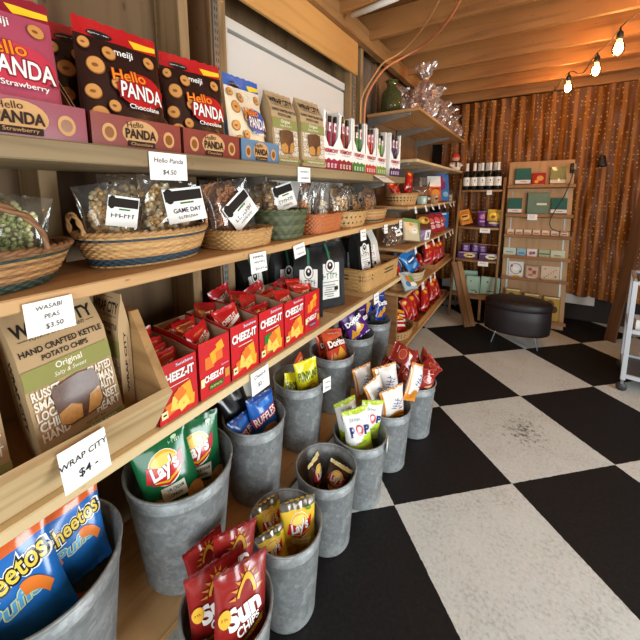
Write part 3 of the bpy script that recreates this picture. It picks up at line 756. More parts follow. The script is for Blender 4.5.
for i, (y, col, lab, x, rz) in enumerate([(1.386, '#9e2440', 'white carton of maroon snack sticks beside the kraft bags', -.788, 90), (1.55, '#8f2a22', 'white carton of brick red snack sticks, second from the kraft bags', -.788, 90), (1.714, '#3f7d2e', 'white carton of leaf green snack sticks with a solid green base', -.79, 90),
        (1.877, '#c43a2a', 'white carton of bright orange red snack sticks between two green ones', -.79, 90), (2.04, '#7a9a2c', 'white carton of olive lime snack sticks beside the purple one', -.79, 90), (2.225, '#4e1f52', 'white carton of purple snack sticks at the far end of the top plank', -.768, 84)]):
    c = carton(lab, col, i); c.location = (x, y, Z_TOP+.0006); c.rotation_euler = (0, 0, RAD(rz))

# ------------------------------------------------------------------ second shelf: baskets
W1, W2, W3 = plain('#a87d4c', .6, noise=.3), plain('#7d5634', .6, noise=.3), plain('#bd945e', .6, noise=.3)
GRN, BLU = plain('#2c3b30', .6, noise=.3), plain('#273a45', .6, noise=.3)
Z2 = Z_2+.0008
def rows_of(seq): return lambda row, t, st: seq[row % len(seq)]
basket('oval brown wicker basket with looped handles and wasabi pea bags', (-.872, .153, Z2), 0, (.128, .178), (.088, .132), .078, 13, 30, rows_of([GRN, GRN, GRN, W2, W1, W2, W1, W1, W2, W1, GRN, W2, W2]), rim_m=W2, handles=1, hh=.088)
basket('long oval wicker basket with dark blue bands under popcorn bags', (-.878, .53, Z2), RAD(-1), (.122, .175), (.088, .14), .085, 14, 34, rows_of([W3, BLU, BLU, BLU, W1, W3, W3, W1, W3, W3, W1, BLU, W3, W1]), rim_m=W1, handles=2, hh=.05)
basket('low tan wicker basket with rounded corners under the pretzel bag', (-.868, .845, Z2), RAD(1), (.112, .117), (.102, .107), .058, 8, 24, [plain('#b48b55', .6, noise=.3)], n=4, rim_m=W1)
basket('tall dark green woven splint basket', (-.868, 1.085, Z2), 0, (.124, .111), (.098, .098), .112, 6, 18, [plain('#565c3c', .6, noise=.25), plain('#474c32', .6, noise=.25)], n=2.6, rim_m=plain('#565c3c', .6), amp=.0045)
basket('reddish brown rectangular wicker basket of cream topped bags', (-.865, 1.352, Z2), RAD(1), (.11, .14), (.098, .128), .082, 9, 22, [plain('#b3673a', .55, noise=.25)], n=6, rim_m=plain('#b3673a', .55))
def check(row, t, st): return GRN if (row in (2, 5) ) and (int(t*st*2) % 2 == row % 2) else W3
basket('cream oval basket with green checked rows', (-.865, 1.665, Z2), RAD(2), (.118, .152), (.098, .13), .078, 8, 24, check, n=2.8, rim_m=W3)
basket('tan basket with one dark green band at the far end of its shelf', (-.868, 1.985, Z2), RAD(2), (.118, .15), (.096, .128), .078, 8, 24, rows_of([W1, GRN, W1, W1, W3, W1, W3, W1]), n=3, rim_m=W1)
POP = [plain('#f5e8c6', .6), plain('#ecce96', .6), plain('#d3a763', .6)]; PEA = [plain('#c3c884', .5), plain('#e0dcac', .6), plain('#a0aa62', .5)]
PRZ = [plain('#cb8a52', .45), plain('#b47440', .45)]; YOG = [plain('#efe5d2', .4), plain('#e2d3b8', .4)]; NUT = [plain('#b07848', .5), plain('#dcb47c', .5), plain('#f0e2c2', .6)]; COOK = [plain('#e6bf84', .6), plain('#d4a464', .6)]
def lab(lx, lz, w, h, rot, words, flip=False, band=None):
    it = [R_(0, .78, 1.9, .3, INKB)] if band is None else [P_(band, INKB)]
    it += [E_(-.72, .78, .24, .22, INKB), R_(.1, .56, .7, .05, GREENF)]
    it += [T(words[0], .05, .35, .19, paper('#2b2438'), bold=.01, fit=.72)]
    if len(words) > 1: it += [T(words[1], .05, .15, .12, INKB, fit=.5)]
    return (lx, lz, w, h, rot, it)
clear_bag('clear bag of wasabi peas with small label near the basket handle', 0.15, 0.15, 0.065, (-.85, .215, Z2+.03), pose(70, 12, 6), PEA, (-.055, .075, .075, .065, 0, [R_(.0, .5, 1.6, .1, INKB), E_(-.5, .2, .2, .25, INKB), T('~4', .2, .7, .2, INKB)]), 21, n=230, rr=(.0045, .0065), fill=.8)
clear_bag('clear bag of wasabi peas lying at the near side of its basket', 0.125, 0.16, 0.06, (-.885, .072, Z2+.03), pose(66, 16, -4), PEA, None, 22, n=170, rr=(.0045, .0065), fill=.8)
clear_bag('clear bag of golden popcorn at the near end of the long basket', 0.13, 0.165, 0.06, (-.86, .42, Z2+.03), pose(72, 14, -10), POP, lab(.03, .085, .07, .075, -18, ['~6']), 23, n=200, rr=(.005, .009), fill=.8)
clear_bag('clear bag of popcorn standing in middle of the long basket', 0.15, 0.2, 0.055, (-.915, .50, Z2+.03), pose(80, 10, 5), POP, None, 24, n=240, rr=(.005, .009), fill=.8)
clear_bag('clear popcorn bag with large game day label', 0.185, 0.19, 0.065, (-.852, .585, Z2+.03), pose(82, 12, 12), POP, lab(.035, .112, .125, .1, 14, ['GAME DAY', '~10']), 25, n=340, rr=(.005, .009), fill=.82)
clear_bag('clear bag of pretzel sticks in the low tan basket', 0.2, 0.205, 0.06, (-.845, .835, Z2+.012), pose(80, 14, -6), PRZ, lab(.015, .1, .125, .1, 28, ['~9', '~11']), 26, n=150, rr=(.004, .0052), stretch=7, fill=.8)
clear_bag('second clear bag of pretzels standing behind the first in tan basket', 0.185, 0.21, 0.045, (-.915, .845, Z2+.012), pose(84, 6, 4), PRZ, None, 27, n=90, rr=(.004, .0052), stretch=7, fill=.8)
clear_bag('clear cookie bag with large label in the green splint basket', 0.17, 0.19, 0.06, (-.85, 1.075, Z2+.04), pose(84, 10, 10), COOK, lab(.01, .125, .12, .1, 24, ['~7', '~8']), 28, n=130, rr=(.007, .011), fill=.8)
clear_bag('clear bag with pale round label behind the labelled cookie bag', 0.15, 0.19, 0.045, (-.915, 1.10, Z2+.04), pose(88, 8, -8), COOK, (.03, .12, .06, .06, -20, [E_(0, .5, .9, .45, paper('#d9cfd9'))]), 29, n=50)
for i, (y, k, l) in enumerate([(1.245, PRZ, 'slim clear bag of brown sticks at near end of reddish basket'), (1.32, YOG, 'slim clear bag of cream balls beside the brown sticks'), (1.42, YOG, 'slim clear bag of cream balls at the far end of reddish basket')]):
    clear_bag(l, .09, .225, .06, (-.862+.01*i, y, Z2+.02), pose(84, 8, [-14, 5, 6][i]), k, None, 30+i, n=38, rr=(.0095, .0125) if k is YOG else (.006, .007), stretch=1 if k is YOG else 5, fill=.52)
clear_bag('clear bag of mixed nuts in the cream checked basket', .17, .17, .07, (-.865, 1.6, Z2+.02), pose(82, 16, -14), NUT, None, 34, n=90)
clear_bag('clear bag of nuts leaning against its twin in the checked basket', .16, .2, .07, (-.88, 1.715, Z2+.02), pose(84, 10, 12), NUT, (.02, .07, .045, .03, 10, [R_(0, .5, 1.9, .9, INKB)]), 35, n=80)
clear_bag('clear bag of tan crackers with black label in the last basket', .2, .2, .075, (-.87, 1.93, Z2+.02), pose(82, 14, -6), COOK, (.03, .07, .05, .03, 10, [R_(0, .5, 1.9, .9, INKB)]), 36, n=90)
clear_bag('clear bag of toasted crisps poking past the shelf end', .2, .23, .07, (-.86, 2.06, Z2+.02), pose(86, 10, 28), [plain('#cf9a60', .5), plain('#b88048', .5)], None, 37, n=90)

# ------------------------------------------------------------------ third shelf: cracker boxes, coffee
CZ = card('#c41a20'); CZD = card('#a3141a'); CZI = paper('#b79a7d'); CRK, CRK2 = card('#f0a52a'), card('#f7c95a'); CRO = card('#e2762a')
def cracker(cx, cz, r, rot, m):
    a = RAD(rot); p = [(cx+r*math.cos(a+PI/2*k+PI/4)*1.0, cz+r*.40*math.sin(a+PI/2*k+PI/4)) for k in range(4)]; return P_(p, m)
SACH = None
def sachet():
    global SACH
    o = bag('cracker_sachet', .098, .135, .026, film('#b3151c', .2), [P_([(-1, .3), (1, .62), (1, .72), (-1, .4)], WHITE), T('CHEEZ-IT', 0, .66, .16, WHITE, bold=.02, fit=.7, rot=14), cracker(0, .22, .5, 20, CRK)], lambda u, v, s: None, 'pillow', 40, .004, .09, nu=10, nv=12)
    return tag(o, 'x', 'snack sachet', 'red cracker sachets')
def cracker_box(label, y0, y1, h, x, rz, style, seed, slabel, band=None):
    w = y1-y0-.002; d = .215; t = .0018
    o = thing('cracker_box', label, 'cracker box', (x, (y0+y1)/2, Z_3+.0008), RAD(rz), 'open red cracker boxes'); b = B()
    hb = h*1.06
    b.box(-w/2, w/2, 0, t, 0, h, CZ, 0); b.box(-w/2, w/2, d-t, d, 0, hb, CZI, 0); b.box(-w/2, w/2, t, d-t, 0, t, CZI, 0)
    for s in (-1, 1):
        x0 = s*w/2; x1 = x0-s*t; p = [(0, 0), (d, 0), (d, hb), (d*.55, hb), (d*.12, h), (0, h)]; n = len(p)
        b.add([(x0, a, c) for a, c in p]+[(x1, a, c) for a, c in p], [list(range(n)), [n+i for i in range(n)][::-1]]+[[i, (i+1) % n, n+(i+1) % n, n+i] for i in range(n)], [CZ, CZI]+[CZI]*n)
    b.box(-w/2+t, w/2-t, t, t+.0006, 0, h-.0005, CZI, 0)
    if style == 0:
        it = [T('Sunshine', .35, .925, .075, card('#5b2f8f'), bold=.06, fit=.46), T('Sunshine', .35, .925, .075, WHITE, bold=.01, fit=.44), T('CHEEZ-IT', -.02, .74, .21, card('#7d0d12'), bold=.07, fit=.9), T('CHEEZ-IT', -.04, .745, .21, WHITE, bold=.045, fit=.86), R_(.0, .585, 1.0, .012, WHITE)]
        if band: it += [P_([(-.62, .5), (.62, .53), (.5, .12), (-.6, .1)], band)]
        it += [cracker(-.42, .22, .36, 12, CRO), cracker(-.12, .26, .42, -14, CRK2), cracker(.3, .4, .46, 10, CRK), cracker(.02, .4, .34, 28, CRO), cracker(.5, .2, .34, -8, CRK), cracker(.16, .2, .36, 22, CRK2)]+[E_(x, z, .03, .016, CRO) for x, z in ((-.12, .26), (.3, .4), (.5, .2), (.16, .2))]+[E_(-.42, .22, .03, .016, CRK2)]
        it += [R_(-.78, .17, .3, .13, card('#e6dba2')), R_(-.78, .17, .16, .03, INKB)]
    else:
        it = [cracker(.34, .82, .3, 20, CRK), cracker(-.36, .6, .38, 0, CRO), cracker(.02, .68, .4, 18, CRK), cracker(.26, .66, .3, 5, CRO), T('CHEEZ-IT', -.1, .33, .155, WHITE, bold=.045, fit=.62), T('Sunshine', .6, .46, .05, card('#d8c7f0'), fit=.24),
              R_(.0, .15, .9, .11, card('#3e5a26') if band is None else band), T('~8', 0, .15, .06, card('#e8e27a'), fit=.38), R_(-.84, .3, .22, .15, card('#e6dba2')), R_(.72, .27, .3, .16, card('#c98a3a'))]
    decals(b, it, flat(0), w, h)
    b.build('carton', o)
    rd = random.Random(seed)
    for k in range(5):
        s = sachet() if SACHET[0] is None else dup(SACHET[0])
        if SACHET[0] is None: SACHET[0] = s
        s['label'] = slabel % ['at the front', 'second from the front', 'in the middle', 'second from the back', 'at the back'][k]
        yy = .03+.036*k+rd.uniform(-.004, .004); lean = rd.uniform(14, 26)
        loc = Matrix.Rotation(RAD(rz), 3, 'Z') @ Vector((rd.uniform(-.35, .35)*(w-.1), yy, h-.122+rd.uniform(-.008, .012)+.004*k))
        s.location = o.location+loc; s.rotation_euler = pose(rz+rd.uniform(-12, 12), lean, rd.uniform(-24, 24))
    return o
SACHET = [None]
SL = 'shiny red sachet %s of '
cracker_box('red cracker box half hidden behind the crate end', .447, .573, .158, -.752, 90, 0, 1, SL+'the box behind the crate end')
cracker_box('red cracker box with crackers printed above its lettering and olive strip', .577, .699, .172, -.752, 90, 1, 2, SL+'the olive strip box')
cracker_box('red cracker box between the olive strip box and the green picture box', .702, .836, .178, -.754, 90, 0, 3, SL+'the box beside the green picture one')
cracker_box('red cracker box with green square behind its printed crackers', .839, .984, .182, -.756, 90, 0, 4, SL+'the green picture box', card('#2f7a33'))
cracker_box('red cracker box beyond the green picture box', .987, 1.13, .175, -.758, 90, 0, 5, SL+'the box past the green picture one')
cracker_box('red cracker box with purple strip, next to the coffee bags', 1.134, 1.256, .172, -.762, 90, 1, 6, SL+'the purple strip box', card('#5a2a6a'))
COF = plain('#0f1011', .5, 0, .3, 0); LBL = paper('#e4e2dc'); CG = paper('#2f6b52'); GRYL = paper('#8a8a8a')
def coffee_items(accent, main=LBL):
    it = [R_(0, .64, .16, .7, accent), R_(.0, .42, 1.25, .55, main), E_(0, .655, .34, .105, INKB), E_(0, .655, .3, .092, main), E_(0, .655, .2, .06, INKB), E_(0, .67, .07, .022, main)]
    it += [T('~5', -.0, .5, .13, accent, bold=.03, fit=.5), R_(0, .41, 1.05, .008, INKB)]+[R_(-.12+.1*(i % 2), .36-.035*i, .8-.18*(i % 3), .014, GRYL) for i in range(6)]+[R_(.35, .3, .25, .06, INKB)]
    return it
def coffee(label, w, h, t, base, accent, main, seed):
    o = bag('coffee_bag', w, h, t, base, coffee_items(accent, main), None, 'gusset', seed, .004, .03); return tag(o, label, 'coffee bag', 'bags of coffee')
q = coffee('black coffee bag with green text beside the rectangular basket', .185, .335, .085, COF, CG, LBL, 50); q.location = (-.865, 1.49, Z_3+.006); q.rotation_euler = pose(66, 2, 0)
q2 = dup(q, 'black coffee bag beside the purple strip cracker box'); q2.location = (-.872, 1.325, Z_3+.001); q2.rotation_euler = pose(40, 2, 0); q2.scale = (.75, .8, 1)
for i, (x, y, l) in enumerate([(-.99, 1.12, 'black coffee bag at the back behind the purple strip box'), (-.99, 1.32, 'black coffee bag at the back against the pale panel'), (-.985, 1.54, 'black coffee bag at the back behind the green text bag')]):
    q3 = dup(q, l); q3.location = (x, y, Z_3+.001); q3.rotation_euler = pose(80-5*i, 0, 0); q3.scale = (.9, .85, .98 if i else 1.0)
b = B(); b.box(-.2, .13, -.14, .17, 0, .003, wood('#b48d62', '#9a744b', 'X', knots=0), .0005); o = b.build('cardboard_sheet'); o.location = (-.9, 1.56, Z_3+.0008)
o.location.x = -.885; tag(o, 'flat brown cardboard sheet under the coffee bags', 'cardboard sheet')
o.hide_render = False
bask = basket('deep rectangular tan basket with a dark woven line holding coffee bags', (-.885, 2.085, Z_3+.0008), RAD(-2), (.118, .275), (.11, .262), .135, 12, 34, lambda r, t, s: (plain('#5d4026', .6) if r in (6, 8) and int(t*s*2) % 2 == 0 else plain('#bb935a', .6, noise=.3)), n=10, rim_m=W1, group='woven baskets of snacks')
r1 = coffee('black and white coffee bag standing in the rectangular basket', .15, .3, .07, COF, paper('#2c2c2c'), LBL, 51); r1.location = (-.865, 1.905, Z_3+.04); r1.rotation_euler = pose(62, 8, -8)
r2 = coffee('white coffee bag with red label band in the rectangular basket', .15, .31, .07, paper('#cfcac2'), paper('#a3232a'), paper('#e8e4de'), 52); r2.location = (-.865, 2.11, Z_3+.03); r2.rotation_euler = pose(66, 8, -10)
r3 = dup(r1, 'dark coffee bag at the back of the rectangular basket'); r3.location = (-.945, 1.93, Z_3+.01); r3.rotation_euler = pose(70, 2, 0)

# ------------------------------------------------------------------ galvanised buckets
BUCK = {}
def bucket(label, x, y, z, R=.12, r=.097, H=.323):
    key = (R, r, H)
    if key in BUCK:
        return dup(BUCK[key], label, None, (x, y, z))
    o = thing('metal_bucket', label, 'bucket', (x, y, z), 0, 'galvanised metal buckets of chips'); b = B()
    def rad(q): return r+(R-r)*q/H
    zb = H-.045
    prof = [(.001, 0.0), (r-.004, 0), (r, .003), (r+.0015, .006), (r+.0005, .012)]+[(rad(q), q) for q in (.03, .1, .16, .22)]+[(rad(zb-.006), zb-.006), (rad(zb)+.0028, zb-.002), (rad(zb)+.003, zb+.002), (rad(zb)+.0005, zb+.006), (rad(H-.008), H-.008)]
    prof += [(rad(H-.008)-.0018, H-.008)]+[(rad(q)-.0022, q) for q in (H-.06, .2, .1, .02)]+[(r-.006, .006), (.001, .006)]
    b.lathe(prof, GALV, 56, cap=False)
    # riveted side seam
    a = RAD(-60)
    for k in range(0): pass
    b.build('body', o)
    t = B(); n = 56; pts = [((R+.0005)*math.cos(2*PI*k/n), (R+.0005)*math.sin(2*PI*k/n), H-.004) for k in range(n)]; t.tube(pts, .0042, GALV, 8, closed=True); t.build('rolled_rim', o)
    BUCK[key] = o; return o
ZS = Z_B+.0006
BIG = dict(R=.16, r=.122, H=.355)
bucket('big metal bucket holding blue and orange puff bags', -.875, .212, ZS, **BIG)
bucket('big metal bucket holding green chip bags', -.87, .578, ZS, **BIG)
bucket('metal bucket holding blue ridged chip bags', -.853, .905, ZS)
bucket('metal bucket holding yellow onion ring bags', -.86, 1.23, ZS)
bucket('metal bucket holding orange red corn chip bags', -.86, 1.553, ZS)
bucket('metal bucket holding purple corn chip bags', -.864, 1.845, ZS)
bucket('metal bucket holding deep blue corn chip bags', -.858, 2.125, ZS)
bucket('metal bucket on the floor holding maroon whole grain chip bags', -.605, .515, .0006)
bucket('metal bucket on the floor holding yellow chip bags', -.612, .786, .0006)
bucket('nearly empty metal bucket on the floor with two brown chip bags', -.615, 1.062, .0006)
bucket('metal bucket on the floor holding white and lime popcorn bags', -.583, 1.319, .0006)
bucket('metal bucket on the floor holding white and orange bags', -.553, 1.585, .0006)
bucket('metal bucket on the floor heaped with shiny brick red bags', -.503, 1.9, .0006)

# ------------------------------------------------------------------ chip bag designs
def design(name, w, h, t, base, items, zones, seed, group, wr=.006, back=None):
    o = bag(name, w, h, t, base, items, zones, 'pillow', seed, wr, .05, back=back); return tag(o, 'x', 'chip bag', group)
def nest(bx, by, rz, f, s):
    a = RAD(rz); return bx+f*math.sin(a)+s*math.cos(a), by-f*math.cos(a)+s*math.sin(a)
class Line:
    def __init__(s, first): s.first, s.used = first, False
    def put(s, label, x, y, z, rz, lean, roll, sc=1):
        o = s.first if not s.used else dup(s.first); s.used = True
        o['label'] = label; o.location = (x, y, z); o.rotation_euler = pose(rz, lean, roll); o.scale = (sc, sc, sc); return o
ORA = film('#d9622a'); PBLUE = film('#1c69b8'); PBL2 = film('#5aa7de')
def blob(cx, cz, r0, a0, a1, wd, m, k=.62):
    n = 10; o = [(cx+(r0+wd)*math.cos(a0+(a1-a0)*i/n), cz+k*(r0+wd)*math.sin(a0+(a1-a0)*i/n)) for i in range(n+1)]
    return P_(o+[(cx+(r0-wd)*math.cos(a0+(a1-a0)*i/n), cz+k*(r0-wd)*math.sin(a0+(a1-a0)*i/n)) for i in range(n, -1, -1)], m)
puff_items = [P_([(-1, .95), (-1, .78), (1, .98), (1, 1.0), (-1, 1.0)], ORA), T('Cheetos', 0, .66, .27, WHITE, bold=.1, fit=.98, rot=12, shear=.1), T('Cheetos', 0, .66, .262, BLACK, bold=.07, fit=.92, rot=12, shear=.1), T('Cheetos', 0, .66, .25, film('#e9c94a'), bold=.015, fit=.86, rot=12, shear=.1),
              T('Puffs', .0, .44, .17, film('#cfe0a0'), bold=.06, fit=.62, rot=10, shear=.2), T('Puffs', .0, .44, .165, PBL2, bold=.02, fit=.58, rot=10, shear=.2)]
puff_items += [blob(.35, .22, .45, .6, 1.9, .09, film('#e07a2c')), blob(-.2, .2, .4, 2.2, 3.6, .1, film('#e8843a')), blob(.1, .1, .5, 3.8, 4.6, .08, film('#d96f28'))]
L = Line(design('puff_bag', .185, .27, .05, PBLUE, puff_items, lambda u, v, s: ORA if (v > .84 and v < .95) else None, 60, 'blue and orange puff bags'))
ZR0 = ZS+.355
L.put('blue puffed snack bag lying across the front of its bucket', *nest(-0.875, 0.212, 80, 0.062, -0.05), ZR0-.115, 80, 14, -8, 0.98)
L.put('blue puffed snack bag with orange top wedged at the bucket side', *nest(-0.875, 0.212, 80, 0.02, 0.075), ZR0-.10, 80, 12, -6, 0.8)
L.put('blue puffed snack bag half hidden behind the other two', *nest(-0.875, 0.212, 80, -0.06, 0.0), ZR0-.07, 80, 8, 4, 0.82)
LGRN, LGR2 = film('#12663a', .22), film('#0e4f2d', .22); GOLD, LRED = film('#f0b429'), film('#c9202c')
def shrink(k, zc, items):
    out = []
    for i in items:
        o = dict(i[-1]) if isinstance(i[-1], dict) else None
        if i[0] == 'p': out.append(P_([(x*k, zc+(z-zc)*k) for x, z in i[1]], i[2])); continue
        if i[0] == 't':
            if 'fit' in o: o['fit'] *= k
            out.append(('t', i[1], i[2]*k, zc+(i[3]-zc)*k, i[4]*k, i[5], o)); continue
        out.append((i[0], i[1]*k, zc+(i[2]-zc)*k, i[3]*k, i[4]*k, i[5], o))
    return out
def lays(bgr, seal_c, chipc, extra=()):
    return shrink(.8, .62, [E_(0, .62, .74, .265, WHITE), E_(0, .625, .7, .25, GOLD), E_(0, .7, .55, .13, film('#f8d873')), P_([(-.92, .5), (-.75, .73), (.2, .6), (.9, .78), (.8, .56), (0, .44)], LRED), P_([(-.8, .48), (.0, .4), (.75, .52), (.6, .47), (.0, .36), (-.6, .43)], LRED),
            T("Lay's", .0, .595, .29, film('#7d0f18'), bold=.06, fit=.68, rot=10, shear=.15), T("Lay's", -.02, .6, .285, WHITE, bold=.04, fit=.64, rot=10, shear=.15)])+list(extra)
so = [P_([(-.35, .4), (.5, .4), (.5, .2), (-.35, .2)], film('#f2efe2')), T('SOUR CREAM', .07, .345, .06, LGR2, bold=.02, fit=.36), T('& ONION', .07, .265, .06, LGR2, bold=.02, fit=.26), E_(-.62, .2, .36, .1, CHIP), E_(.75, .16, .3, .12, CHIP), E_(.2, .1, .5, .06, film('#d9a84a')), E_(-.25, .3, .12, .1, film('#e8dfc0')), T('~5', .55, .86, .05, film('#bfe0b0'), fit=.2), E_(.55, .9, .1, .02, film('#bfe0b0'))]
L = Line(design('green_chip_bag', .175, .25, .046, LGRN, lays(LGRN, 0, 0, so), lambda u, v, s: LGR2 if v > .95 else None, 61, 'green chip bags'))
L.put('green chip bag tilted over at the near side of its bucket', *nest(-0.87, 0.578, 70, 0.075, -0.055), ZR0-.155, 70, 14, -12, 0.95)
L.put('green chip bag standing upright at the far side of its bucket', *nest(-0.87, 0.578, 80, 0.02, 0.055), ZR0-.165, 80, 10, 4, 1.02)
L.put('green chip bag sunk behind the upright green one', *nest(-0.87, 0.578, 78, -0.05, 0.0), ZR0-.15, 78, 6, 4, 0.84)
RUF = film('#1f5fb4', .25); RFD = film('#173f86', .25)
ri = [P_([(-.95, .3), (.95, .52), (.9, .72), (-.9, .5)], RFD), T('RUFFLES', 0, .51, .26, film('#c22033'), bold=.09, fit=.95, rot=12), T('RUFFLES', 0, .515, .25, WHITE, bold=.02, fit=.87, rot=12), E_(.3, .18, .55, .12, CHIP), E_(-.3, .12, .4, .09, film('#b0773a')), E_(.1, .8, .5, .06, film('#2f7ad0'))]
ZR = ZS+.323
L = Line(design('ridged_chip_bag', .145, .2, .05, RUF, ri, lambda u, v, s: RFD if v > .93 else None, 62, 'blue ridged chip bags'))
L.put('blue ridged chip bag standing tall at far side of its bucket', *nest(-0.853, 0.905, 74, 0.03, 0.04), ZR-.10, 74, 12, -4, 0.86)
L.put('blue ridged chip bag lying low at the near side of its bucket', *nest(-0.853, 0.905, 74, 0.035, -0.068), ZR-.125, 74, 18, -10, 0.76)
b = bag('added_shade_bag', .14, .19, .045, film('#15161a', .25), (), None, 'pillow', 63, .006, .05); tag(b, 'black bag shape added for shade at the back of the blue ridged chip bucket', 'chip bag', 'added shade bags'); b.location = (-.92, .89, ZR-.1); b.rotation_euler = pose(86, 10, -14)  # dark bag added to stand for the shade inside the bucket
FUN = film('#e6dc1e', .3); FGR = film('#35511c')
fi = [T('FUNYUNS', 0, .6, .3, film('#b8bf2a'), bold=.1, fit=.94), T('FUNYUNS', 0, .61, .29, FGR, bold=.03, fit=.86), E_(.3, .22, .4, .12, film('#c99a3a')), E_(.3, .22, .2, .06, FUN), E_(-.4, .18, .35, .1, film('#c99a3a')), E_(-.4, .18, .18, .05, FUN), T('~5', 0, .42, .07, FGR, fit=.3)]
L = Line(design('onion_ring_bag', .135, .19, .05, FUN, fi, None, 64, 'yellow onion ring bags'))
L.put('yellow onion ring bag standing upright against the bucket tag', *nest(-0.86, 1.23, 68, 0.03, 0.035), ZR-.10, 68, 8, -5, 0.95)
L.put('yellow onion ring bag slumped low at the near side of its bucket', *nest(-0.86, 1.23, 70, 0.03, -0.07), ZR-.125, 70, 14, 10, 0.74)
def dor(body, dark, flav):
    return [P_([(-1, .42), (-1, .62), (1, .82), (1, .58)], BLACK), P_([(-.5, .12), (.75, .3), (.1, .52)], film('#e0a53a')), P_([(-.9, .1), (.0, .14), (-.5, .38)], film('#d08f2c')), T('Doritos', .0, .61, .23, body, bold=.08, fit=.9, rot=8), T('Doritos', .0, .615, .22, WHITE, bold=.045, fit=.84, rot=8), T('~7', .0, .86, .06, WHITE, fit=.5)]
DR, DP, DB = film('#c2381f', .25), film('#4d2173', .25), film('#1f3f9c', .25)
L = Line(design('red_corn_chip_bag', .15, .2, .055, DR, dor(DR, 0, 'Nacho'), lambda u, v, s: film('#d9552f', .25) if v > .7 else None, 65, 'orange red corn chip bags'))
L.put('orange red corn chip bag folded over the rim of its bucket', -.815, 1.53, ZR-.11, 76, 30, 4, 1.1)
L.put('orange red corn chip bag propped up behind the folded one', -.905, 1.55, ZR-.07, 80, 6, 10, .9)
L.put('orange red corn chip bag deep at the near side of the bucket', -.89, 1.475, ZR-.13, 70, 14, -16, .85)
L = Line(design('purple_corn_chip_bag', .15, .2, .055, DP, dor(DP, 0, 'Spicy'), None, 66, 'purple corn chip bags'))
L.put('purple corn chip bag showing its yellow chips, leaning low', -.83, 1.785, ZR-.06, 74, 18, -18, .95)
L.put('purple corn chip bag standing upright under the shelf tag', -.82, 1.88, ZR-.06, 78, 8, 6)
L.put('purple corn chip bag behind the two front purple ones', -.915, 1.84, ZR-.06, 84, 4, -4, .9)
L = Line(design('blue_corn_chip_bag', .15, .2, .055, DB, dor(DB, 0, 'Ranch'), None, 67, 'deep blue corn chip bags'))
L.put('deep blue corn chip bag at the far side of its bucket', -.815, 2.15, ZR-.05, 76, 10, 10, .95)
L.put('deep blue corn chip bag leaning back near the purple bags', -.86, 2.07, ZR-.03, 72, 14, -20, .9)
L.put('deep blue corn chip bag tucked behind its two neighbours', -.915, 2.14, ZR-.05, 84, 4, 4, .9)
# floor row
SUNB, SUN2 = film('#8e1f1c', .25), film('#6d1615', .25); SY = film('#e5b03a')
si = []
for k in range(9):
    a = RAD(10+20*k); si.append(P_([(.08+.42*math.cos(a-.1), .66+.24*math.sin(a-.1)), (.08+.68*math.cos(a), .66+.36*math.sin(a)*.8), (.08+.42*math.cos(a+.1), .66+.24*math.sin(a+.1))], film('#c98a3a')))
si += [blob(.08, .66, .32, .1, 3.0, .05, SY), T('Sun', -.05, .55, .27, WHITE, bold=.05, fit=.62, rot=14), T('CHIPS', .1, .4, .13, WHITE, bold=.03, fit=.44, rot=14), P_([(-.5, .22), (.75, .38), (.75, .29), (-.5, .13)], SY), T('~9', .12, .26, .06, SUN2, bold=.01, fit=.5, rot=10), E_(-.72, .56, .2, .09, SY), T('~3', -.72, .56, .04, SUN2, fit=.1), E_(.4, .1, .4, .06, film('#b0612c')), R_(-.6, .2, .2, .1, WHITE)]
L = Line(design('whole_grain_bag', .165, .235, .045, SUNB, si, lambda u, v, s: SUN2 if v > .95 else None, 68, 'maroon whole grain chip bags'))
ZF = .0006+.323
L.put('maroon whole grain chip bag with its sun face turned to the aisle', *nest(-0.605, 0.515, 66, 0.068, 0.03), ZF-.125, 66, 12, 6, 0.98)
L.put('maroon whole grain chip bag squeezed at the far rim, mostly edge on', *nest(-0.605, 0.515, 70, -0.03, 0.045), ZF-.09, 70, 10, 10, 0.86)
L.put('maroon whole grain chip bag leaning against the shelf edge', *nest(-0.605, 0.515, 66, 0.015, -0.035), ZF-.10, 66, 12, -8, 0.92)
L.put('maroon whole grain chip bag tucked behind, beside the plank edge', *nest(-0.605, 0.515, 66, -0.075, -0.01), ZF-.10, 66, 8, -6, 0.74)
LY, LYS = film('#e3bb35', .25), plain('#8c8478', .25, .7)
ly = lays(LY, 0, 0, [P_([(-.5, .4), (.6, .4), (.5, .3), (-.4, .3)], film('#fbe9a0')), T('~7', .05, .35, .06, film('#5a3a10'), fit=.34), E_(-.35, .17, .5, .12, CHIP), E_(.4, .15, .45, .12, film('#caa04a')), E_(.55, .86, .14, .03, film('#6a8a2a'))])
L = Line(design('yellow_chip_bag', .14, .235, .05, LY, ly, lambda u, v, s: LYS if v > .88 else None, 69, 'yellow chip bags', .007))
L.put('yellow chip bag standing tall at far side with crumpled silver top', *nest(-0.612, 0.786, 60, 0.02, 0.045), ZF-.13, 60, 8, 8, 0.9)
L.put('yellow chip bag low beside the maroon bags', *nest(-0.612, 0.786, 60, 0.035, -0.06), ZF-.165, 60, 10, -10, 0.8)
L.put('yellow chip bag behind, tilted towards the plank edge', *nest(-0.612, 0.786, 62, -0.045, -0.01), ZF-.14, 62, 8, -12, 0.74)
LB, LBS = film('#3a241a', .25), film('#d9c88a', .25)
lb = lays(LB, 0, 0, [P_([(-.5, .4), (.6, .4), (.5, .3), (-.4, .3)], film('#caa04a')), T('~8', .05, .35, .055, INKB, fit=.38), E_(-.1, .15, .6, .1, CHIP)])
L = Line(design('brown_chip_bag', .12, .17, .045, LB, lb, lambda u, v, s: LBS if v > .9 else None, 70, 'brown chip bags'))
L.put('brown chip bag slumped inside the nearly empty bucket', -.61, 1.075, ZF-.135, 40, 24, 40, .9)
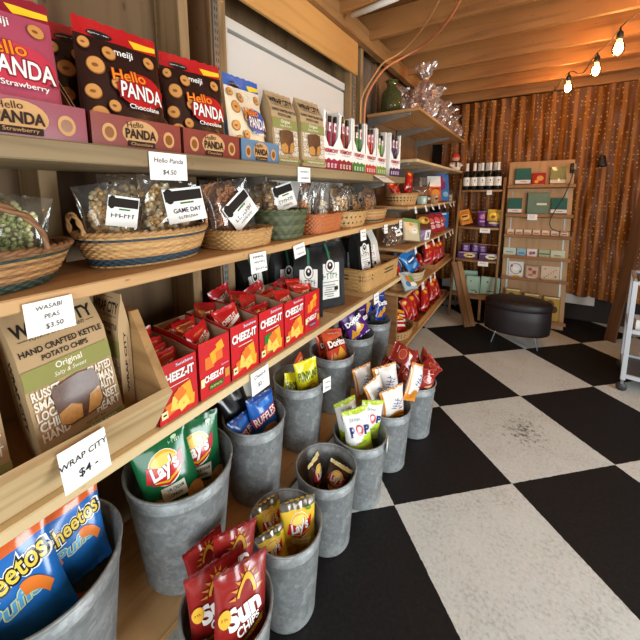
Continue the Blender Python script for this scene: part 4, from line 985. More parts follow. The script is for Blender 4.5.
L.put('brown chip bag with silvery back standing in the nearly empty bucket', -.65, 1.04, ZF-.135, 100, 6, 4, .9)
LIME, PW = film('#b6cf2e', .28), film('#e9e9e6', .28); NV = film('#26306e'); PR = film('#d8434e')
pi_ = [T('Skinny', -.1, .8, .1, film('#8a949c'), fit=.5, rot=4, shear=.2), T('P', -.52, .58, .25, NV, bold=.05, sx=.9), E_(.0, .58, .27, .115, PR), E_(.0, .6, .14, .06, PW), E_(.0, .62, .16, .035, PW), T('P', .52, .58, .25, NV, bold=.05, sx=.9), T('~7', 0, .34, .06, NV, fit=.4), E_(.45, .16, .4, .07, film('#dfe7a0')), E_(-.3, .12, .3, .05, film('#dfe7a0'))]
L = Line(design('popcorn_bag', .14, .225, .06, PW, pi_, lambda u, v, s: LIME if (v < .4+.08*math.sin(3*u) or v > .9) else None, 71, 'white and lime popcorn bags'))
L.put('white and lime popcorn bag facing out with its lettering in full', *nest(-0.583, 1.319, 54, 0.045, -0.02), ZF-.085, 54, 10, -4, 0.95)
L.put('white and lime popcorn bag turned edge on at the far rim', *nest(-0.583, 1.319, 62, 0.01, 0.06), ZF-.07, 62, 6, 12, 0.86)
L.put('white and lime popcorn bag behind, lower against the plank', *nest(-0.583, 1.319, 60, -0.05, -0.01), ZF-.07, 60, 8, -8, 0.86)
OW = film('#e8e4de', .22); OO = film('#d98a2a', .25); OBR = film('#4a2a20', .25)
oi = [P_([(-1, .95), (-.8, .95), (-.72, .1), (-1, .1)], OO), T('~4', .1, .62, .2, film('#2b3f8c'), bold=.02, fit=.5, rot=70), T('~3', .45, .6, .1, film('#2b3f8c'), fit=.3, rot=70), E_(.2, .2, .6, .12, OO), R_(.5, .42, .3, .04, RED)]
L = Line(design('orange_white_bag', .125, .19, .045, OW, oi, lambda u, v, s: OO if v > .94 or (v < .16) else None, 72, 'white and orange snack bags', .008, back=plain('#8a7f78', .25, .5)))
L.put('white and orange bag hanging forward over its bucket rim', -.49, 1.545, ZF-.06, 62, -14, -22, 1.12)
L.put('white and orange bag with blue lettering at the far rim', -.485, 1.63, ZF-.04, 84, -4, 26, 1.1)
L.put('white and orange bag standing in the middle of its bucket', -.56, 1.6, ZF-.02, 70, 6, -12, 1.12)
L.put('white and orange bag leaning to the near side of its bucket', -.575, 1.525, ZF-.03, 50, 6, -16, .95)
L.put('white and orange bag at the back beside the plank edge', -.635, 1.57, ZF-.02, 60, 4, -6, .95)
BRK, BRK2 = film('#8c2420', .16), film('#a83a30', .16)
bi = [E_(0, .6, .5, .14, film('#c98a6a')), E_(0, .6, .44, .12, BRK2), P_([(-.3, .3), (.5, .45), (.3, .25)], film('#d9a07a')), R_(.3, .8, .7, .03, film('#d8a090'))]
L = Line(design('brick_red_bag', .14, .16, .075, BRK, bi, lambda u, v, s: BRK2 if v > .9 or v < .1 else None, 73, 'shiny brick red snack bags', .010))
bx, by = -.503, 1.9
for x, y, z, rz, le, ro, sc, l in [(-.43, 1.87, -.07, 60, 12, 24, .95, 'low at the near front of the heap'), (-.42, 1.945, -.06, 96, 16, -40, .95, 'low at the far front of the heap'), (-.49, 1.83, -.05, 56, 14, -44, .95, 'at the near end of the heap'), (-.51, 1.93, -.03, 80, 14, 34, 1.05, 'in the middle of the heap'),
        (-.45, 1.9, .01, 72, 40, 62, .95, 'lying across the front of the heap'), (-.56, 1.86, -.04, 66, 8, -40, .95, 'beside the plank end in the heap'), (-.52, 1.91, .075, 66, 34, -48, 1.0, 'on top of the heap'), (-.44, 1.95, .02, 100, 40, 70, .95, 'sticking out at the far side of the heap'), (-.56, 1.96, .02, 96, 6, 8, .95, 'at the back of the heap')]:
    L.put('shiny brick red snack bag '+l, x, y, ZF+z, rz, le, ro, sc)

# ------------------------------------------------------------------ second bay of shelves
def place(o, x, y, z, rz, lean=0, roll=0, sc=1, on=None):
    o.location = (x, y, z); o.rotation_euler = pose(rz, lean, roll); o.scale = (sc, sc, sc)
    if on is not None: rest(o, on)
    return o
def boxy(name, label, cat, w, d, h, m, items=(), group=None):
    b = B(); b.box(-w/2, w/2, 0, d, 0, h, m, .0015); decals(b, items, flat(0), w, h); return tag(b.build(name), label, cat, group)
ZA, ZB_, ZC, ZD = 1.3076, .9906, .6456, .2256
# topmost: vase and cellophane bundles
v = thing('glass_vase', 'round shouldered green glass vase on the highest short shelf', 'vase', (-.955, 2.64, 2.0006)); b = B()
b.lathe([(.04, 0), (.066, .01), (.076, .06), (.078, .12), (.07, .16), (.045, .19), (.036, .205), (.038, .23), (.045, .245), (.042, .245), (.034, .228), (.032, .205), (.041, .188), (.066, .158), (.074, .12), (.072, .06), (.06, .014), (.001, .012)], glassy('#a9b078', .06, .9), 36, cap=False); b.build('glass_body', v)
b = B(); b.lathe([(.0465, .243), (.049, .247), (.0465, .251), (.043, .248)], glassy('#7f8a4a', .08, .75), 36, cap=False); b.build('lip', v)
def bundle(label, x, y, h, w, seed):
    o = thing('gift_bundle', label, 'gift bundle', (x, y, 2.0008), 0, 'cellophane gift bundles on the highest shelf'); rd = random.Random(seed)
    b = B(); n, m = 40, 26; vs = []; fs = []
    for j in range(m+1):
        v = j/m; z = h*v
        r = w/2*(.8+.35*math.sin(PI*min(1, v/.62))) if v < .62 else w/2*(.8-.62*math.sin(PI/2*min(1, (v-.62)/.14))) if v < .76 else w/2*(.18+.75*(v-.76)/.24)
        for k in range(n):
            th = 2*PI*k/n; q = 1+.16*math.sin(9*th+6*v+seed)+.1*math.sin(17*th-14*v)+rd.uniform(-.12, .12)
            vs.append((r*q*math.cos(th), r*q*math.sin(th), max(.001, z+rd.uniform(-.012, .012)*(v > .05))))
    for j in range(m):
        for k in range(n): fs.append([j*n+k, j*n+(k+1) % n, (j+1)*n+(k+1) % n, (j+1)*n+k])
    b.add(vs, fs, cello('#f6dfd0', .5, .16), False); b.build('cellophane_wrap', o)
    b = B(); lumps(b, 16, lambda r_: Vector((r_.uniform(-.3, .3)*w, r_.uniform(-.3, .3)*w, .03+r_.random()*h*.4)), .014, .024, [plain('#c98a6a', .5), plain('#a8563a', .5), plain('#e3cdb8', .5)], seed); c = b.build('sweets_filling', o); c['kind'] = 'stuff'
    b = B(); b.tube([(w*.1*math.cos(2*PI*k/16), w*.1*math.sin(2*PI*k/16), h*.76) for k in range(16)], .007, plain('#d9b48a', .4), 6, closed=True); b.build('ribbon', o)
for i, (x, y, h, w, l) in enumerate([(-.93, 2.83, .27, .17, 'crinkled cellophane gift bundle right beside the green vase'), (-.815, 2.92, .40, .17, 'tallest crinkled cellophane gift bundle, second from the vase'), (-.93, 3.1, .3, .17, 'crinkled cellophane gift bundle at the back, third from the vase'), (-.80, 3.22, .31, .17, 'crinkled cellophane gift bundle at shelf edge behind the tallest one'),
        (-.88, 3.45, .34, .17, 'crinkled cellophane gift bundle in middle of the highest shelf'), (-.80, 3.67, .27, .16, 'crinkled cellophane gift bundle third from the curtain end'), (-.80, 3.92, .26, .16, 'crinkled cellophane gift bundle second from the curtain end'), (-.79, 4.17, .24, .15, 'crinkled cellophane gift bundle nearest the curtain')]):
    bundle(l, x, y, h, w, i+1)
# figurine
f = thing('figurine', 'small white figurine with pink face and red cap at shelf end', 'figurine', (-.765, 4.27, 1.6476), RAD(20)); b = B()
FW = plain('#e8dccb', .4); b.lathe([(.001, 0), (.045, .0), (.056, .02), (.058, .05), (.048, .085), (.03, .105), (.001, .11)], FW, 24, cap=False); b.build('body', f)
b = B(); b.lathe([(.001, .1), (.025, .104), (.042, .125), (.044, .15), (.034, .17), (.001, .18)], plain('#dd9a80', .45), 24, cap=False)
for s in (-1, 1): b.lathe([(.001, -.005), (.005, 0), (.001, .005)], INKB, 8, (s*.014, -.041, .148), cap=False)
b.lathe([(.001, -.008), (.008, 0), (.001, .008)], plain('#c9705a', .45), 10, (0, -.044, .135), cap=False); b.build('head', f)
b = B(); b.lathe([(.046, .15), (.05, .154), (.047, .16), (.044, .165), (.036, .185), (.015, .197), (.001, .2)], plain('#b8322a', .6), 24, cap=False); b.build('cap', f)
b = B(); b.tube([(.034*math.cos(2*PI*k/20), .034*math.sin(2*PI*k/20), .103) for k in range(20)], .009, plain('#25181a', .7), 8, closed=True); b.box(-.008, .01, -.065, -.05, .04, .1, plain('#25181a', .7), .003); b.build('scarf', f)
for s in (-1, 1):
    b = B(); b.tube([(s*.045, -.01, .085), (s*.06, -.03, .06), (s*.035, -.055, .05)], [.016, .015, .013], FW, 10); b.build('arm', f)
# shelf of striped basket and bread
def stripe(row, t, st): return GRN if row in (3, 5) and int(t*st*2) % 2 == row % 2 else W3
basket('wide cream basket with green chequered rows holding red bags', (-.872, 2.72, ZA), RAD(2), (.115, .2), (.09, .165), .09, 8, 28, stripe, rim_m=W1, handles=3, hh=.09)
REDB, FLM, FLM2 = film('#b81a1c', .25), film('#f0b52e', .25), film('#e0622a', .25)
ri = [E_(-.3, .84, .5, .1, FLM2, rot=10), E_(-.35, .86, .34, .07, FLM), P_([(-.6, .5), (.2, .72), (.1, .6), (.7, .62), (0, .42)], FLM2), P_([(-.9, .2), (.6, .32), (.6, .25), (-.9, .1)], film('#d8a8a0', .25)), E_(.1, .14, .5, .07, film('#7d1012', .25))]
RL = Line(design('red_snack_bag', .085, .165, .042, REDB, ri, lambda u, v, s: None, 80, 'red snack bags with yellow flames', .008))
OR_ = film('#d8442a', .25)
for x, y, z, rz, le, ro, l in [(-.86, 2.62, .05, 60, 14, -24, 'near end of the wide chequered basket'), (-.86, 2.72, .075, 70, 8, 12, 'middle of the wide chequered basket'), (-.86, 2.82, .05, 84, 14, 30, 'far end of the wide chequered basket')]:
    RL.put('red snack bag with yellow flame at the '+l, x, y, ZA+z, rz, le, ro)
BRD = plain('#8a5226', .6, noise=.4, nscale=25)
br = thing('bread_bag', 'brown loaf in a clear bag with a pale closure', 'bread', (-.905, 3.25, ZA+.0025), RAD(22)); b = B()
b.box(-.115, .115, -.05, .05, .002, .15, BRD, .03); b.build('loaf', br)
o = bag('clear_film', .24, .23, .115, CELLO, (), None, 'pillow', 91, .008, .03, br)
b = B(); b.box(-.055, .055, -.0645, -.0635, .05, .1, plain('#b9875a', .6), 0); b.build('paper_label', br)
def sm(name, label, x, y, z, rz, w, d, h, col, items=(), cat='box', group=None):
    o = boxy(name, label, cat, w, d, h, card(col), items, group); o.location = (x, y, z); o.rotation_euler = (0, 0, RAD(rz)); return o
sm('small_box', 'small mint box at shelf edge in front of the bread', -.755, 2.95, ZA, 80, .1, .04, .07, '#9db9ac', [E_(0, .5, .5, .3, WHITE)], group='small boxes at the shelf edge')
sm('small_box', 'small dark brown box at shelf edge in front of the bread', -.755, 3.1, ZA, 84, .11, .05, .075, '#4e382c', [R_(0, .6, 1.2, .3, paper('#c9b79a'))], group='small boxes at the shelf edge')
sm('small_box', 'small beige box at shelf edge beside the orange pouch', -.752, 3.37, ZA, 86, .12, .05, .08, '#b79468', [R_(0, .5, 1.2, .2, INKB), E_(0, .75, .3, .12, WHITE)], group='small boxes at the shelf edge')
def pouch(name, label, w, h, col, items, x, y, z, rz, lean, roll=0, zones=None, seed=1, group=None):
    o = bag(name, w, h, .055, film(col), items, zones, 'pouch', seed, .004, .06); tag(o, label, 'pouch', group); return place(o, x, y, z, rz, lean, roll, on=z)
WHF = film('#e8e4dc')
pouch('snack_pouch', 'tall orange and white pouch beside the blue purple pouch', .15, .26, '#cf5a2a', [E_(0, .72, .75, .14, WHF), E_(.1, .34, .6, .14, film('#e8903a')), R_(0, .5, 1.4, .04, film('#7d1a2a'))], -.84, 3.66, ZA, 40, 6, 0, lambda u, v, s: WHF if v > .6 else None, 92)
pouch('snack_pouch', 'tall blue and purple pouch beyond the orange and white pouch', .16, .285, '#3c6ea8', [E_(-.2, .6, .6, .2, film('#7a2f6a')), P_([(-.9, .9), (.2, .98), (-.3, .5)], film('#a02f5a')), E_(.3, .25, .4, .1, film('#7fb0d0'))], -.80, 3.86, ZA, 46, 6, 0, None, 93)
pouch('snack_pouch', 'tall white pouch behind the orange and white pouch', .14, .25, '#ded8cc', [R_(0, .6, 1.2, .2, film('#a83a4a'))], -.94, 3.72, ZA, 40, 4, 0, None, 94)
sm('small_box', 'small pale packet at the curtain end of the bread shelf', -.79, 4.12, ZA, 60, .12, .05, .07, '#b9a68c', [R_(0, .5, 1, .3, paper('#7d6a5a'))], group='small boxes at the shelf edge')
# shelf of purple and green packets
clear_bag('clear bag of dark nuts at near end of the packet shelf', .17, .16, .06, (-.84, 2.56, ZB_+.003), pose(40, 22, -14), [plain('#7d5a42', .5), plain('#a07c58', .5)], (.03, .08, .05, .05, 10, [R_(0, .5, 1, .2, INKB)]), 95, 'clear bags on the packet shelf', n=70)
clear_bag('clear bag of dark nuts behind the cream and green bag', .17, .17, .06, (-.95, 2.62, ZB_+.003), pose(50, 10, 6), [plain('#7d5a42', .5), plain('#a07c58', .5)], None, 96, 'clear bags on the packet shelf', n=60)
GB = film('#7d9a55'); pouch('snack_pouch', 'cream pouch with leafy green edges on the packet shelf', .19, .2, '#cfc3a0', [E_(.0, .5, .55, .22, film('#e3d6b4')), R_(.1, .45, .5, .2, WHITE), R_(.1, .47, .3, .03, INKB), E_(-.2, .72, .2, .08, film('#b08a4a'))], -.825, 2.82, ZB_, 40, 20, -8, lambda u, v, s: GB if (u > .45 or v > .8) else None, 97)
PUR = '#5b2f80'
sm('candy_box', 'purple candy box at the back behind the white fronted one', -.95, 3.12, ZB_, 60, .17, .05, .16, PUR, [E_(0, .6, .6, .2, film('#8a5ab0')), R_(0, .3, 1.2, .1, WHITE)], group='purple candy boxes')
sm('candy_box', 'lilac candy box with white end panel at the shelf edge', -.765, 2.97, ZB_, 82, .2, .07, .1, '#8b6f9c', [R_(.55, .5, .8, .9, WHITE), R_(.5, .5, .1, .6, NAVY), R_(.7, .5, .16, .5, NAVY), P_([(-.9, .2), (0, .8), (.05, .7), (-.85, .1)], film('#cbbcd6'))], group='purple candy boxes')
sm('candy_box', 'purple candy box laid flat beside the lilac one', -.85, 3.16, ZB_, 86, .16, .08, .06, PUR, [R_(0, .5, 1.4, .4, film('#c9b0e0'))], group='purple candy boxes')
YB = film('#d9a83a'); pouch('cookie_packet', 'yellow and brown cookie packet leaning on the red packets', .17, .15, '#6a3a24', [E_(0, .6, .8, .25, YB), E_(-.2, .55, .25, .12, film('#f3dfa0')), E_(.3, .62, .22, .12, film('#8a3a24'))], -.85, 3.36, ZB_+.05, 55, 14, 0, None, 98)
sm('candy_box', 'flat brown candy box under the yellow cookie packet', -.87, 3.34, ZB_, 84, .2, .09, .05, '#5a3424', [R_(0, .5, 1.2, .3, YB)])
PKL = Line(tag(bag('red_packet', .16, .19, .05, film('#a8242e', .25), [E_(0, .62, .7, .16, film('#d86a72')), E_(.2, .3, .5, .12, film('#e3b0b0')), R_(0, .5, 1.3, .05, WHITE)], None, 'pillow', 99, .006, .05), 'x', 'packet', 'red packets on the packet shelf'))
for x, y, rz, ro, l in [(-.82, 3.54, 56, -6, 'nearest the yellow cookie packet'), (-.815, 3.72, 60, 6, 'in the middle of three'), (-.81, 3.9, 64, -4, 'closest to the blue box')]:
    rest(PKL.put('red packet standing on the packet shelf, '+l, x, y, ZB_, rz, 16, ro), ZB_)
sm('biscuit_box', 'wide blue box at the curtain end of the packet shelf', -.88, 4.1, ZB_, 58, .3, .06, .19, '#2f6fb0', [E_(0, .5, .7, .3, film('#c9545a')), E_(0, .5, .5, .2, film('#e8d8d0')), R_(0, .88, 1.5, .08, WHITE)])
# shelf of blue chip bags
BC = film('#2f80c4', .25)
BLn = Line(tag(bag('blue_snack_bag', .16, .2, .055, BC, [E_(0, .55, .7, .18, film('#16498a')), R_(0, .55, 1.0, .07, WHITE), E_(.2, .2, .5, .1, film('#8fc4e8'))], lambda u, v, s: film('#1b5ea6', .25) if v < .2 else None, 'pillow', 100, .008, .05), 'x', 'snack bag', 'bright blue snack bags'))
basket('pale oval splint basket with blue snack bags at the shelf edge', (-.845, 3.02, ZC), RAD(8), (.095, .175), (.08, .15), .075, 5, 20, [plain('#cdbd9a', .6, noise=.2), plain('#b9a780', .6, noise=.2)], rim_m=plain('#c9b48a', .6), amp=.003)
basket('tan oval basket behind the deep rectangular one, with red and yellow bags', (-.865, 2.66, ZC), RAD(4), (.1, .15), (.085, .13), .06, 6, 20, [W1], rim_m=W1)
for x, y, z, rz, le, ro, l in [(-.9, 2.74, .1, 80, 20, 70, 'lying on top at the near end of its shelf'), (-.84, 2.93, .06, 64, 20, -34, 'leaning across the pale splint basket'), (-.86, 3.04, .05, 84, 12, 24, 'at the back of the pale splint basket')]:
    BLn.put('bright blue snack bag '+l, x, y, ZC+z, rz, le, ro)
for x, y, z, rz, le, ro, l in [(-.84, 2.64, .04, 66, 20, 14, 'in the tan oval basket by the white pouch'), (-.87, 2.72, .04, 84, 16, -16, 'at the back of the tan oval basket'), (-.84, 3.1, .03, 80, 24, 30, 'beside the blue bags in the pale splint basket'), (-.82, 3.2, .08, 96, 30, 50, 'hanging over far end of the pale splint basket')]:
    RL.put('red snack bag with yellow flame '+l, x, y, ZC+z, rz, le, ro)
pouch('snack_pouch', 'white pouch with orange and green patches at near shelf corner', .17, .15, '#a9b9c0', [E_(-.1, .55, .5, .25, film('#e0853a')), E_(.45, .6, .3, .2, film('#6aa24a')), E_(.2, .25, .6, .12, WHITE), E_(-.5, .3, .3, .16, film('#3f7fa8'))], -.765, 2.575, ZC, 50, 30, -8, None, 101)
def low_tray(label, x, y, z, w, ln, h, rz=0):
    o = thing('wicker_tray', label, 'tray', (x, y, z), RAD(rz), 'long wicker trays of red bags'); M_ = plain('#a5713f', .6, noise=.25)
    for nm, a in [('base_panel', (-w/2, w/2, -ln/2, ln/2, 0, .006)), ('side_panel', (-w/2, -w/2+.006, -ln/2, ln/2, .0065, h)), ('side_panel', (w/2-.006, w/2, -ln/2, ln/2, .0065, h)), ('end_panel', (-w/2+.0065, w/2-.0065, -ln/2, -ln/2+.006, .0065, h)), ('end_panel', (-w/2+.0065, w/2-.0065, ln/2-.006, ln/2, .0065, h))]:
        b = B(); b.box(*a, M_, .001); k = a[4]+.012
        while nm == 'side_panel' and k < h-.004: b.tube([(a[0]-.001, a[2], k), (a[0]-.001, a[3], k)], .005, M_, 6); b.tube([(a[1]+.001, a[2], k), (a[1]+.001, a[3], k)], .005, M_, 6); k += .012
        b.build(nm, o)
low_tray('long wicker tray of upright red bags beside the pale splint basket', -.845, 3.78, ZC, .19, .72, .055)
low_tray('long wicker tray of upright red bags near the floor', -.848, 3.5, ZD, .19, 1.2, .055)
ORD = ['nearest', 'second', 'third', 'fourth', 'fifth', 'sixth', 'seventh', 'eighth', 'ninth', 'tenth', 'eleventh', 'twelfth']
for i in range(8):
    RL.put('red snack bag with yellow flame, %s along the upper wicker tray' % ORD[i], -.83+.012*(i % 2), 3.46+i*.085, ZC+.02, 66+9*(i % 3), 14+5*(i % 2), [10, -12, 4, -7][i % 4], 1.25)
for i in range(12):
    RL.put('red snack bag with yellow flame, %s along the tray near the floor' % ORD[i], -.835+.014*(i % 2), 2.96+i*.094, ZD+.02, 66+9*(i % 3), 14+6*(i % 2), [-10, 9, -3, 14][i % 4], 1.38)
def stripeD(row, t, st): return GRN if row in (2, 4) and int(t*st*2) % 2 == row % 2 else W3
basket('oval green striped basket near the floor with red and white packets', (-.855, 2.70, ZD), RAD(2), (.105, .185), (.085, .16), .075, 7, 26, stripeD, rim_m=W1)
RWL = Line(design('striped_packet', .115, .15, .04, film('#c0281f', .25), [R_(0, .42, 1.7, .12, WHITE), R_(0, .66, 1.7, .07, WHITE), P_([(-1, .8), (1, .92), (1, 1), (-1, 1)], FLM)], lambda u, v, s: FLM if v > .8 else None, 102, 'red and white packets in the low basket', .006))
for x, y, z, rz, le, ro, l in [(-.85, 2.6, .03, 60, 24, -20, 'at the near end'), (-.82, 2.68, .02, 70, 34, 14, 'lowest and frontmost'), (-.89, 2.7, .05, 80, 10, -10, 'at the back'), (-.85, 2.78, .03, 84, 24, 26, 'at the far end')]:
    RWL.put('red and white packet with yellow top in the low striped basket, '+l, x, y, ZD+z, rz, le, ro)

# ------------------------------------------------------------------ corner etagere
et = thing('corner_shelf', 'open wooden corner shelf with curved fronts standing before the curtain', 'shelf unit', (0, 0, 0))
LV = [(1.43, 4.27), (1.015, 4.19), (.655, 4.12), (.262, 4.03)]
def bar(name, p, q, r=.016, m=ETAG, par=et):
    b = B(); b.tube([p, q], r, m, 4); b.build(name, par)
for z, yf in LV:
    b = B(); n = 24; pts = [(-.69, 4.43), (-.69, yf+.05)]+[(-.69+.41*k/n, yf+.05-.05*math.sin(PI*k/n)-.0) for k in range(1, n)]+[(-.28, yf+.05), (-.28, 4.43)]
    N_ = len(pts); vs = [(x, y, z-.022) for x, y in pts]+[(x, y, z) for x, y in pts]
    b.add(vs, [list(range(N_))[::-1], [N_+k for k in range(N_)]]+[[k, (k+1) % N_, N_+(k+1) % N_, N_+k] for k in range(N_)], ETAG); b.build('shelf_board', et)
bar('post', (-.705, 4.03, .001), (-.705, 4.34, 1.56)); bar('post', (-.708, 4.44, .001), (-.708, 4.44, 1.56)); bar('post', (-.266, 4.06, .001), (-.266, 4.34, 1.56)); bar('post', (-.266, 4.44, .001), (-.266, 4.44, 1.56))
bar('leg', (-.40, 4.06, .001), (-.40, 4.06, .24), .018)
for z, yf in LV[1:3]: bar('rail', (-.69, yf+.18, z+.16), (-.28, yf+.18, z+.16), .008)
WB, WL, WF = glassy('#0d120c', .12, .2), paper('#efeae0'), plain('#e6e1da', .4)
bt0 = None
for i, (x, y) in enumerate([(-.645, 4.335), (-.567, 4.325), (-.489, 4.32), (-.411, 4.32), (-.333, 4.32), (-.372, 4.39), (-.528, 4.391), (-.45, 4.39)]):
    l = 'dark wine bottle with white foil neck, %s' % ['at the near post end of the row', 'second from the near post', 'third from the near post', 'fourth from the near post', 'fifth from the near post', 'behind the fourth and fifth, by the rack', 'standing behind the second and third', 'standing behind the third and fourth'][i]
    if bt0 is None:
        bt0 = thing('wine_bottle', l, 'bottle', (0, 0, 0), 0, 'wine bottles on the corner shelf'); b = B()
        b.lathe([(.001, .002), (.034, .001), (.037, .006), (.037, .165), (.033, .19), (.017, .215), (.0135, .225), (.0135, .296), (.001, .298)], plain('#14160f', .12, 0, .6), 24, cap=False); b.build('glass', bt0)
        b = B(); b.lathe([(.0195, .205), (.0192, .215), (.0165, .228), (.016, .28), (.0168, .282), (.0168, .298), (.001, .3)], WF, 20, cap=False); b.build('foil', bt0)
        b = B(); n = 20; vs = []
        for z in (.045, .14):
            for k in range(n+1): a = -PI/2+(k/n-.5)*3.6; vs.append((.0375*math.cos(a), .0375*math.sin(a), z))
        b.add(vs, [[k, k+1, n+2+k, n+1+k] for k in range(n)], WL, True)
        decals(b, [E_(.1, .62, .22, .1, paper('#5a4a40')), R_(0, .36, 1.0, .03, paper('#8a7a6a'))], lambda x, z: (Vector((.0377*math.sin(x/.0377), -.0377*math.cos(x/.0377), .045+z)), Vector((math.sin(x/.0377), -math.cos(x/.0377), 0))), .06, .095, step=.008)
        b.build('paper_label', bt0); o = bt0
    else: o = dup(bt0, l)
    o.location = (x, y, 1.4308); o.rotation_euler = (0, 0, RAD(14))
PP, PO = film('#57286e', .25), film('#d07a24', .25)
def epouch(label, col, x, y, z, rz, ro, w, h, items, seed, cat='packet', zones=None, lean=10):
    o = bag('snack_packet', w, h, .05, film(col, .25), items, zones, 'pouch', seed, .004, .06); tag(o, label, cat, 'packets on the corner shelf'); place(o, x, y, z, rz, lean, ro, on=z)
Z2e, Z3e, Z4e = 1.0155, .6555, .2625
epouch('orange and yellow packet tilted at the near post on the corner shelf', '#c9761f', -.61, 4.3, Z2e, 20, -16, .14, .17, [E_(0, .5, .7, .2, film('#e8b53a')), R_(0, .55, 1.0, .12, PP), R_(0, .25, .8, .05, INKB)], 110)
epouch('slim purple packet in the middle of the corner shelf tier', '#57286e', -.46, 4.33, Z2e, 12, 0, .1, .17, [E_(0, .6, .6, .15, film('#9a62b8')), R_(0, .3, 1, .1, film('#c9a0d8'))], 111)
epouch('yellow packet with purple base next to the far post', '#c9a83a', -.34, 4.3, Z2e, 8, 3, .15, .19, [E_(0, .62, .7, .2, film('#e9d35a')), E_(-.2, .55, .3, .1, film('#8a5a2a')), R_(0, .2, 1.4, .1, film('#d9c07a'))], 112, zones=lambda u, v, s: PP if v < .34 else None)
for i, (x, w, l) in enumerate([(-.57, .2, 'purple candy carton with yellow burst at the near post'), (-.35, .2, 'purple candy carton with cream burst beside the far post')]):
    o = boxy('candy_carton', l, 'candy box', w, .09, .075, card('#4a2359'), [E_(.2, .5, .6, .35, film('#e0bf62' if i == 0 else '#e9dcae')), R_(.2, .5, .6, .16, INKB), R_(0, .9, 1.8, .12, film('#b49ac4'))], 'purple candy cartons'); o.location = (x, 4.2, Z3e); o.rotation_euler = (0, 0, RAD(6))
for x, y, ro, l in [(-.60, 4.35, -8, 'nearest the near post'), (-.52, 4.37, 8, 'second along'), (-.44, 4.36, -4, 'third along')]:
    epouch('clear purple pouch behind the purple cartons, '+l, '#7a52a0', x, y, Z3e, 12, ro, .085, .15, [E_(0, .5, .5, .2, film('#b79ad0')), R_(0, .75, 1, .06, WHITE)], 113+int(ro))
MINT = paper('#a9c9b4')
for i, (x, y, w, h, rz, l) in enumerate([(-.62, 4.22, .14, .21, 30, 'nearest the leaning planks'), (-.535, 4.28, .15, .23, 14, 'second from the leaning planks, tallest'), (-.49, 4.14, .14, .2, 8, 'frontmost of the group'), (-.335, 4.2, .19, .2, 8, 'widest, beside the stool')]):
    b = B(); b.box(-w/2, w/2, 0, .05, 0, h, MINT, .006); decals(b, [R_(.1, .2, .7, .04, INKB), E_(-.3, .72, .1, .05, film('#7a3a4a')), E_(.55, .12, .12, .06, plain('#3a4a44', .5)), R_(.86, .5, .06, 1.0, paper('#86ab95'))], flat(0), w, h)
    o = b.build('mint_box'); tag(o, 'pale mint gift box on the lowest corner shelf tier, '+l, 'box', 'pale mint gift boxes'); o.location = (x, y, Z4e); o.rotation_euler = pose(rz, 5, 0); rest(o, Z4e)
# planks leaning on the etagere
for i, (x, y, m, l) in enumerate([(-.475, 3.76, '#8d6a48', 'weathered plank leaning on the corner shelf, nearer the wall shelves'), (-.43, 3.815, '#a37c54', 'paler plank leaning on the corner shelf, nearer the stool')]):
    b = B(); Ln = .70; b.box(-.03, .03, -.011, .011, 0, Ln, wood(m, '#6d4f33', 'Z'), .002); o = b.build('plank')
    d = Vector((-.745+.075*i+.0, 3.985, .60))-Vector((x, y, 0)); d = Vector((-.19, .19, .62)); q = d.to_track_quat('Z', 'Y'); o.rotation_euler = q.to_euler(); o.location = (x, y, 0); rest(o, 0); tag(o, l, 'plank', 'loose planks')

# ------------------------------------------------------------------ display rack of books and cards
RX, RY, RLEAN, RRZ = .068, 4.165, 9.3, 4
RK = Matrix.Translation((RX, RY, 0)) @ Matrix.Rotation(RAD(RRZ), 4, 'Z') @ Matrix.Rotation(RAD(-RLEAN), 4, 'X')
rk = thing('display_rack', 'leaning plywood display rack with ledges of books and cards', 'display rack'); rk.matrix_world = RK
CL = math.cos(RAD(RLEAN))
B().box(-.285, .285, .0, .014, .004, 1.75, RACKW, .002).build('back_panel', rk)
LEDG = [1.455, 1.15, .935, .712, .488, .075]
for z in LEDG:
    zl = z/CL; b = B(); b.box(-.292, .292, -.075, -.0005, zl-.02, zl, LEDGE, .002); b.box(-.292, .292, -.081, -.0755, zl-.02, zl+.012, LEDGE, .001); b.build('ledge', rk)
for s in (-1, 1):
    b = B(); b.box(s*.235-.008, s*.235+.008, -.0045, -.0005, .1, 1.42, STEEL, .0005); b.build('metal_strip', rk)
def onrack(o, x, z, dy=-.03, rz=0):
    o.matrix_world = RK @ Matrix.Translation((x, dy, z/CL+.0006)) @ Matrix.Rotation(RAD(rz), 4, 'Z'); return o
def book(name, label, cat, x0, x1, h, row, m, items=(), d=.018, group=None, dy=-.028):
    w = x1-x0; b = B(); b.box(-w/2, w/2, 0, d, 0, h, m, .002); decals(b, items, flat(0), w, h); o = tag(b.build(name), label, cat, group); return onrack(o, (x0+x1)/2, LEDG[row], -d-.0065)
BG = paper('#2f5e54'); BAND = R_(0, .26, 1.98, .2, paper('#e3d4cc')); BL_ = R_(.1, .26, .8, .04, paper('#a97a70'))
book('boxed_book', 'green book with pale band, topmost ledge of the rack', 'book', -.225, -.085, .195, 0, BG, [BAND, BL_], .03, 'green books on the rack')
book('gift_box', 'small red and gold box between two green books', 'box', -.075, .045, .14, 0, paper('#a3241c'), [E_(.2, .6, .5, .2, paper('#d99a4a')), E_(-.3, .35, .3, .12, paper('#e0a34a')), R_(0, .12, 1.6, .06, paper('#e8d8c0'))], .03)
book('boxed_book', 'dark green foil wrapped book beside the black cord clip', 'book', .08, .215, .2, 0, plain('#4d5a40', .25, .3), [R_(0, .24, 1.9, .18, paper('#d3bfae')), P_([(-.9, .98), (-.4, .98), (-.1, .8), (-.6, .8)], plain('#cfd3c0', .2)), E_(.1, .3, .12, .1, plain('#e8e3c8', .2))], .03, 'green books on the rack')
